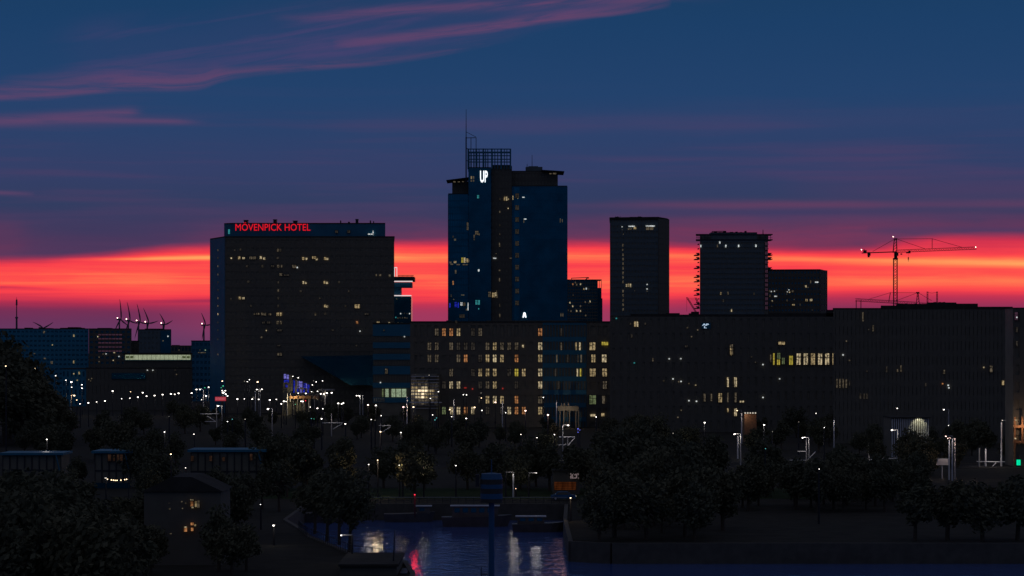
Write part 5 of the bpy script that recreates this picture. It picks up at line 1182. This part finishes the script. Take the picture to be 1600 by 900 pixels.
FEAT.append((862,907,735,768,D))
# parked car by the kiosk
def car(px, D, label):
    xc = X(px,D); r = empty('parked_car', (xc,D,0), label, 'car')
    prof = [(-2.1,.35),(-2.1,.85),(-1.5,.95),(-.9,1.42),(.7,1.45),(1.35,.98),(2.1,.85),(2.15,.35)]
    G().front([(xc+a, b) for a, b in prof], D-.85, D+.85).build('body', 'car_paint', r)
    G().front([(xc-1.25,.98),(xc+1.15,.98),(xc+.62,1.38),(xc-.82,1.36)], D-.87, D+.87).build('side_glass', 'dark_glass', r)
    for s in (-1.3, 1.35):
        for yy in (-.8, .8):
            w = G().bar((xc+s, D+yy-.1, .33), (xc+s, D+yy+.1, .33), .33, k=14).build('wheel', 'rubber', r)
            G().bar((xc+s, D+yy-.12, .33), (xc+s, D+yy+.12, .33), .19, k=10).build('hubcap', 'white_steel', r)
    for yy in (-.6, .6): G().blob((xc+2.12, D+yy, .7), .06, .14, .1).build('headlight', 'lamp_faint', r)
car(880, 432, 'blue car parked on the quay beside the timber kiosk')
# glass pavilions on the left bank with arched, dimly lit windows
def pavilion(px0, px1, ytop, D, label, wins):
    r = building('canal_pavilion', label, 'pavilion', px0, px1, D); r['group'] = 'low pavilions on the left bank'
    zt = Z(ytop,D)
    G().box(X(px0,D), X(px1,D), D, D+9, 0, zt-.3).build('glazing', 'dark_glass', r)
    G().box(X(px0,D)-.5, X(px1,D)+.5, D-.8, D+9.4, zt-.3, zt+.12).build('roof', 'blue_panel', r)
    G().facade((X(px0,D),D),(X(px1,D),D),0,zt-.32,max(3,int((px1-px0)/11)),2,.22,.3,.15).build('frame', 'dark_metal', r)
    G().bar((X(px1,D)-.2,D-.7,zt-3.2),(X(px1,D)-.9,D-.7,zt-.3),.15,.12).build('brace', 'blue_panel', r)
    G().box(X(px0,D), X(px1,D), D-.5, D-.2, 0.0, 1.0).build('plinth', 'deep_blue_glass', r)
    for px, py, w, h in wins: win(r, px, py, w, h, D-.05, 'win_amber' if 'win_amber' in M else em('win_amber', (.5,.25,.16), .055, .6).name)
    FEAT.append((px0, px1, ytop-2, ytop+28, D))
pavilion(148, 204, 705.5, 470, 'low dark pavilion with blue roof edge and two dull orange windows', [(172,715,5,10),(179,715.5,3,9),(188,715,9,10)])
pavilion(298, 412, 703.5, 460, 'long low pavilion with blue roof edge on the left bank', [(301,716,4,8),(393,714,4,10),(330,716,4,8),(350,717,4,6)])
pavilion(4, 96, 708.5, 480, 'low pavilion with blue roof edge at the left border', [])
# waterside flats with warm windows
D = 300
r = building('waterside_house', 'black waterside house with a few warm windows at lower left', 'house', 235, 330, D)
x0, x1 = X(225,D), X(345,D)
G().box(x0, x1, D, D+10, 0, Z(768,D)).build('wall', 'dark_brick', r)
G().front([(x0-.3,Z(768,D)),(x1+.3,Z(768,D)),(X(300,D),Z(745,D)),(X(270,D),Z(745,D))], D-.3, D+10.3).build('roof', 'roofing', r)
for px, py, w, h, m in [(301,780.5,5,2,'win_bright'),(301,787,4,8,'win_orange'),(307,787,3,9,'win_warm'),(311,787,4,11,'win_dim'),(302,792,3,3,'win_bright'),(291,826,5,8,'win_orange'),(290.5,823,4,2,'win_bright'),(301.5,818,5,4,'win_orange'),(306,820,3,3,'win_warm'),(301.5,826.5,4,5,'win_orange'),(267.5,833.5,2.4,1.2,'win_dim'),(285,783.5,1.6,1.6,'win_dim'),(291,786,2,2,'win_dim'),(286,794,1.4,1.4,'win_dim'),(266,794.5,2,2,'win_dim'),(265,786,1.4,1.4,'win_faint')]:
    win(r, px, py, w, h, D, m, frame=w > 2.5)
FEAT.append((262,318,775,836,D))
# festoon over a terrace
D = 370
r = empty('festoon_lights', (X(182,D),D,0), 'short string of tiny lamps over a dark terrace at left', 'string lights')
for px in (165,201): G().bar((X(px,D),D,0),(X(px,D),D,Z(745,D)),.06).build('post', 'dark_metal', r)
g = G(); pts = [(165+36*i/12, 747.5+2.4*math.sin(math.pi*i/12)) for i in range(13)]
for i in range(12): g.bar((X(pts[i][0],D),D,Z(pts[i][1],D)),(X(pts[i+1][0],D),D,Z(pts[i+1][1],D)),.025,k=4)
g.build('cable', 'dark_metal', r)
for i in (1,3,4,5,6,8,10,11): G().blob((X(pts[i][0],D),D-.05,Z(pts[i][1]+.7,D)),.07,.07,.07,k=6,m=4).build('bulb', 'lamp_warm', r)
FEAT.append((163,203,744,752,D))
# near quay fence at lower left
r = empty('quay_fence', (-23.5,329,.18), 'dark mesh fence on the near quay edge between the tree trunks', 'fence')
path = [(-29.7,360),(-27.3,345),(-19.3,314),(-13.0,304.6)]
g = G(); g2 = G(); tot = 0
for (a0, a1), (b0, b1) in zip(path[:-1], path[1:]):
    L = math.hypot(b0-a0, b1-a1); k = max(1, int(L/1.5))
    for i in range(k+1):
        t = i/k; g.bar((a0+(b0-a0)*t-.3, a1+(b1-a1)*t, .1), (a0+(b0-a0)*t-.3, a1+(b1-a1)*t, 1.35), .05, k=4)
    for h in (.5,1.3): g2.bar((a0-.3,a1,h),(b0-.3,b1,h),.035,k=4)
g.build('posts', 'dark_metal', r, kind='stuff'); g2.build('rails', 'dark_metal', r)
# low shed on the near quay edge
D = 296
r = building('quay_shed', 'black flat shed roof jutting over the water at bottom centre-left', 'shed', 560, 628, D)
G().box(X(540,D), X(626,D), D-10, D+6, 0, Z(876,D)+.2).build('wall', 'dark_brick', r)
G().box(X(538,D), X(629,D), D-10.5, D+6.3, Z(876,D)+.2, Z(876,D)+.45).build('roof', 'roofing', r)
G().box(X(629,D), X(640,D), D-8, D-1, -.2, .1).build('landing', 'dark_metal', r)

# ------------------------------------------------------------------ trees
def crown_mesh(seed, R, H, n, leaf, nclump):
    rn = random.Random(seed); v = []; f = []
    cl = []
    for i in range(nclump):
        while True:
            p = Vector((rn.uniform(-1,1), rn.uniform(-1,1), rn.uniform(-1,1)))
            if p.length < 1: break
        p = Vector((p.x*R*.72, p.y*R*.72, p.z*H*.36)); cl.append((p, rn.uniform(.22,.42)*R))
    for i in range(n):
        c, rad = rn.choice(cl)
        d = Vector((rn.gauss(0,1), rn.gauss(0,1), rn.gauss(0,1))).normalized()*rad*(rn.random()**.4)
        p = c + d*1.0; p.z *= 1
        a = Vector((rn.gauss(0,1), rn.gauss(0,1), rn.gauss(0,1))).normalized(); b = a.orthogonal().normalized(); b2 = a.cross(b)
        s_ = leaf*rn.uniform(.6,1.3); k = len(v)
        v += [tuple(p+b*s_), tuple(p+b2*s_*.55), tuple(p-b*s_), tuple(p-b2*s_*.55)]; f.append((k,k+1,k+2,k+3))
    me = bpy.data.meshes.new('crown'); me.from_pydata(v, [], f); me.materials.append(M['leaf'] if seed % 2 else M['leaf_dark']); return me
def trunk_mesh(seed, H, R):
    rn = random.Random(seed+50); g = G()
    g.bar((0,0,0),(.1,0,H*.35),.32,.24,k=7).bar((.1,0,H*.35),(.0,.1,H*.7),.24,.1,k=6)
    for i in range(7):
        z = H*rn.uniform(.28,.6); t = rn.uniform(0,6.28)
        g.bar((.05,0,z),(math.cos(t)*R*.7,math.sin(t)*R*.7,z+H*rn.uniform(.12,.32)),.12,.03,k=5)
    me = bpy.data.meshes.new('trunk'); me.from_pydata(g.v, [], g.f); me.materials.append(M['bark']); return me
TP = []
for k in range(6):
    R = 3.4+.35*k; H = 9.0
    TP.append((crown_mesh(k, R, H, 2600, .34, 26+k*3), trunk_mesh(k, H, R), R, H))
TREES = []
def tree(x_, y_, h, k=None, wide=1.0):
    k = random.randrange(6) if k is None else k
    TREES.append((x_, y_, h, k, wide))
def put_trees(group_txt, label_txt, items, lift=.64):
    items = sorted(items, key=lambda q_: q_[0]/q_[1])
    for i, (x_, y_, h, k, wide) in enumerate(items):
        cm, tm, R, H = TP[k]; s_ = h/H
        r = bpy.data.objects.new('tree', None); C.objects.link(r); r.location = (x_, y_, 0); r.rotation_euler.z = random.uniform(0,6.28)
        r.scale = (s_*wide, s_*wide, s_); tagit(r, label_txt % (ORD[i] if i < len(ORD) else 'last'), 'tree', group_txt)
        c = bpy.data.objects.new('crown', cm); C.objects.link(c); c.parent = r; c.location = (0,0,H*lift)
        t = bpy.data.objects.new('trunk', tm); C.objects.link(t); t.parent = r
def clear(px, D, hw, ytop, ybot):
    for a, b, c, d, fd in FEAT:
        if fd > D+1 and a < px+hw and b > px-hw and c < ybot and d > ytop: return False
    return True
def scatter(n, px0, px1, D0, D1, h0, h1, tries=40, ok=None, wide=1.0):
    out = []
    for _ in range(n*tries):
        if len(out) >= n: break
        D = random.uniform(D0, D1); px = random.uniform(px0, px1); h = random.uniform(h0, h1); k = random.randrange(6)
        hw = TP[k][2]*h/9*.9*wide*F/D; yt_ = 550+(HC-h)*F/D; yb = 550+HC*F/D
        if not clear(px, D, hw, yt_, yb): continue
        x_ = X(px, D)
        if any((x_-q_[0])**2+(D-q_[1])**2 < (2.2+h*.28)**2 for q_ in out): continue
        if ok and not ok(x_, D): continue
        out.append((x_, D, h, k, wide))
    return out
def notwater(x_, y_):
    if 455 < 800+x_/y_*F < 660 and y_ < 420: return False
    return not (-36 < x_ < 11 and y_ < 423) and not (x_ > 5 and y_ < 337 and x_ < 125)
put_trees('tall trees massed at the far left', 'tall dark tree at the far left, %s from the left of its clump',
    [(X(-8,760),760,27.5,2,1.2),(X(14,740),740,26,4,1.0),(X(34,730),730,22,3,1.0),(X(50,700),700,18,1,1.0),(X(68,720),720,14.5,5,1.1),(X(8,690),690,21,0,1.2),(X(36,680),680,18,5,1.2),(X(-22,700),700,24,3,1.3),(X(84,730),730,11,2,1.1)])
put_trees('street trees at the far left', 'dark street tree at far left, %s from the left edge', scatter(22, 0, 330, 560, 950, 6, 9.5))
put_trees('street trees below the hotel', 'dark street tree below the hotel, %s from the left in that stretch', scatter(22, 320, 640, 560, 930, 5, 8.5))
put_trees('street trees before the brown office block', 'dark street tree before the brown office block, %s from its left end', scatter(24, 640, 960, 560, 800, 5, 8.5))
put_trees('street trees before the long dark block', 'dark street tree before the long dark block, %s from its left end', scatter(24, 960, 1310, 500, 780, 5, 10))
put_trees('street trees before the right hand block', 'dark street tree before the right hand block, %s from its left end', scatter(16, 1310, 1600, 500, 670, 5, 9))
put_trees('lamplit trees by the slatted pavilion', 'lamplit green tree by the slatted pavilion, %s from the left', [(X(1369,532),532,7.0,1,.8),(X(1416,548),548,8.2,3,.9)])
put_trees('trees on the far quay', 'dark leafy tree on the far quay, %s from the left', scatter(20, 430, 960, 436, 540, 6, 9, ok=notwater))
put_trees('trees on the left bank', 'dark leafy tree on the left bank, %s from the left', scatter(60, -30, 480, 230, 480, 5, 11, ok=notwater))
put_trees('trees on the right bank', 'dark leafy tree on the right bank, %s from the left', scatter(34, 890, 1150, 345, 495, 6, 12, ok=notwater)+scatter(50, 1150, 1640, 400, 500, 5.5, 9, ok=notwater))
put_trees('slender quay trees with bare trunks over the water', 'bare-trunked tree standing against the water at left, %s from the left', [(X(511,338),338,7.5,2,.95),(X(530,332),332,8,0,.9),(X(547,318),318,8.5,4,.9),(X(492,352),352,7,3,1.0)], .8)
put_trees('bushy trees at the right side of the water', 'bushy tree overhanging the right side of the water, %s from the left', [(X(915,330)+2,338,7,3,1.0),(X(960,345),345,9,1,1.1),(X(1010,340),340,8,5,1.1),(X(1430,339),339,7,0,1.2),(X(1480,341),341,8,1,1.2),(X(1535,338),338,7.5,3,1.2),(X(1590,340),340,8,4,1.2),(X(1085,339),339,7,2,1.1)])
put_trees('trees crowding the waterside house', 'dark tree crowding the waterside house with warm windows, %s from the left', [(X(212,282),282,6.6,1,1.1),(X(236,288),288,5.2,3,.9),(X(342,292),292,6.8,2,1.0),(X(362,285),285,5.6,5,1.0),(X(385,292),292,5,0,1.1)])
# floor lamp glints on leaves need no extra objects; set render bounces
S.cycles.max_bounces = 5; S.cycles.diffuse_bounces = 2; S.cycles.glossy_bounces = 3
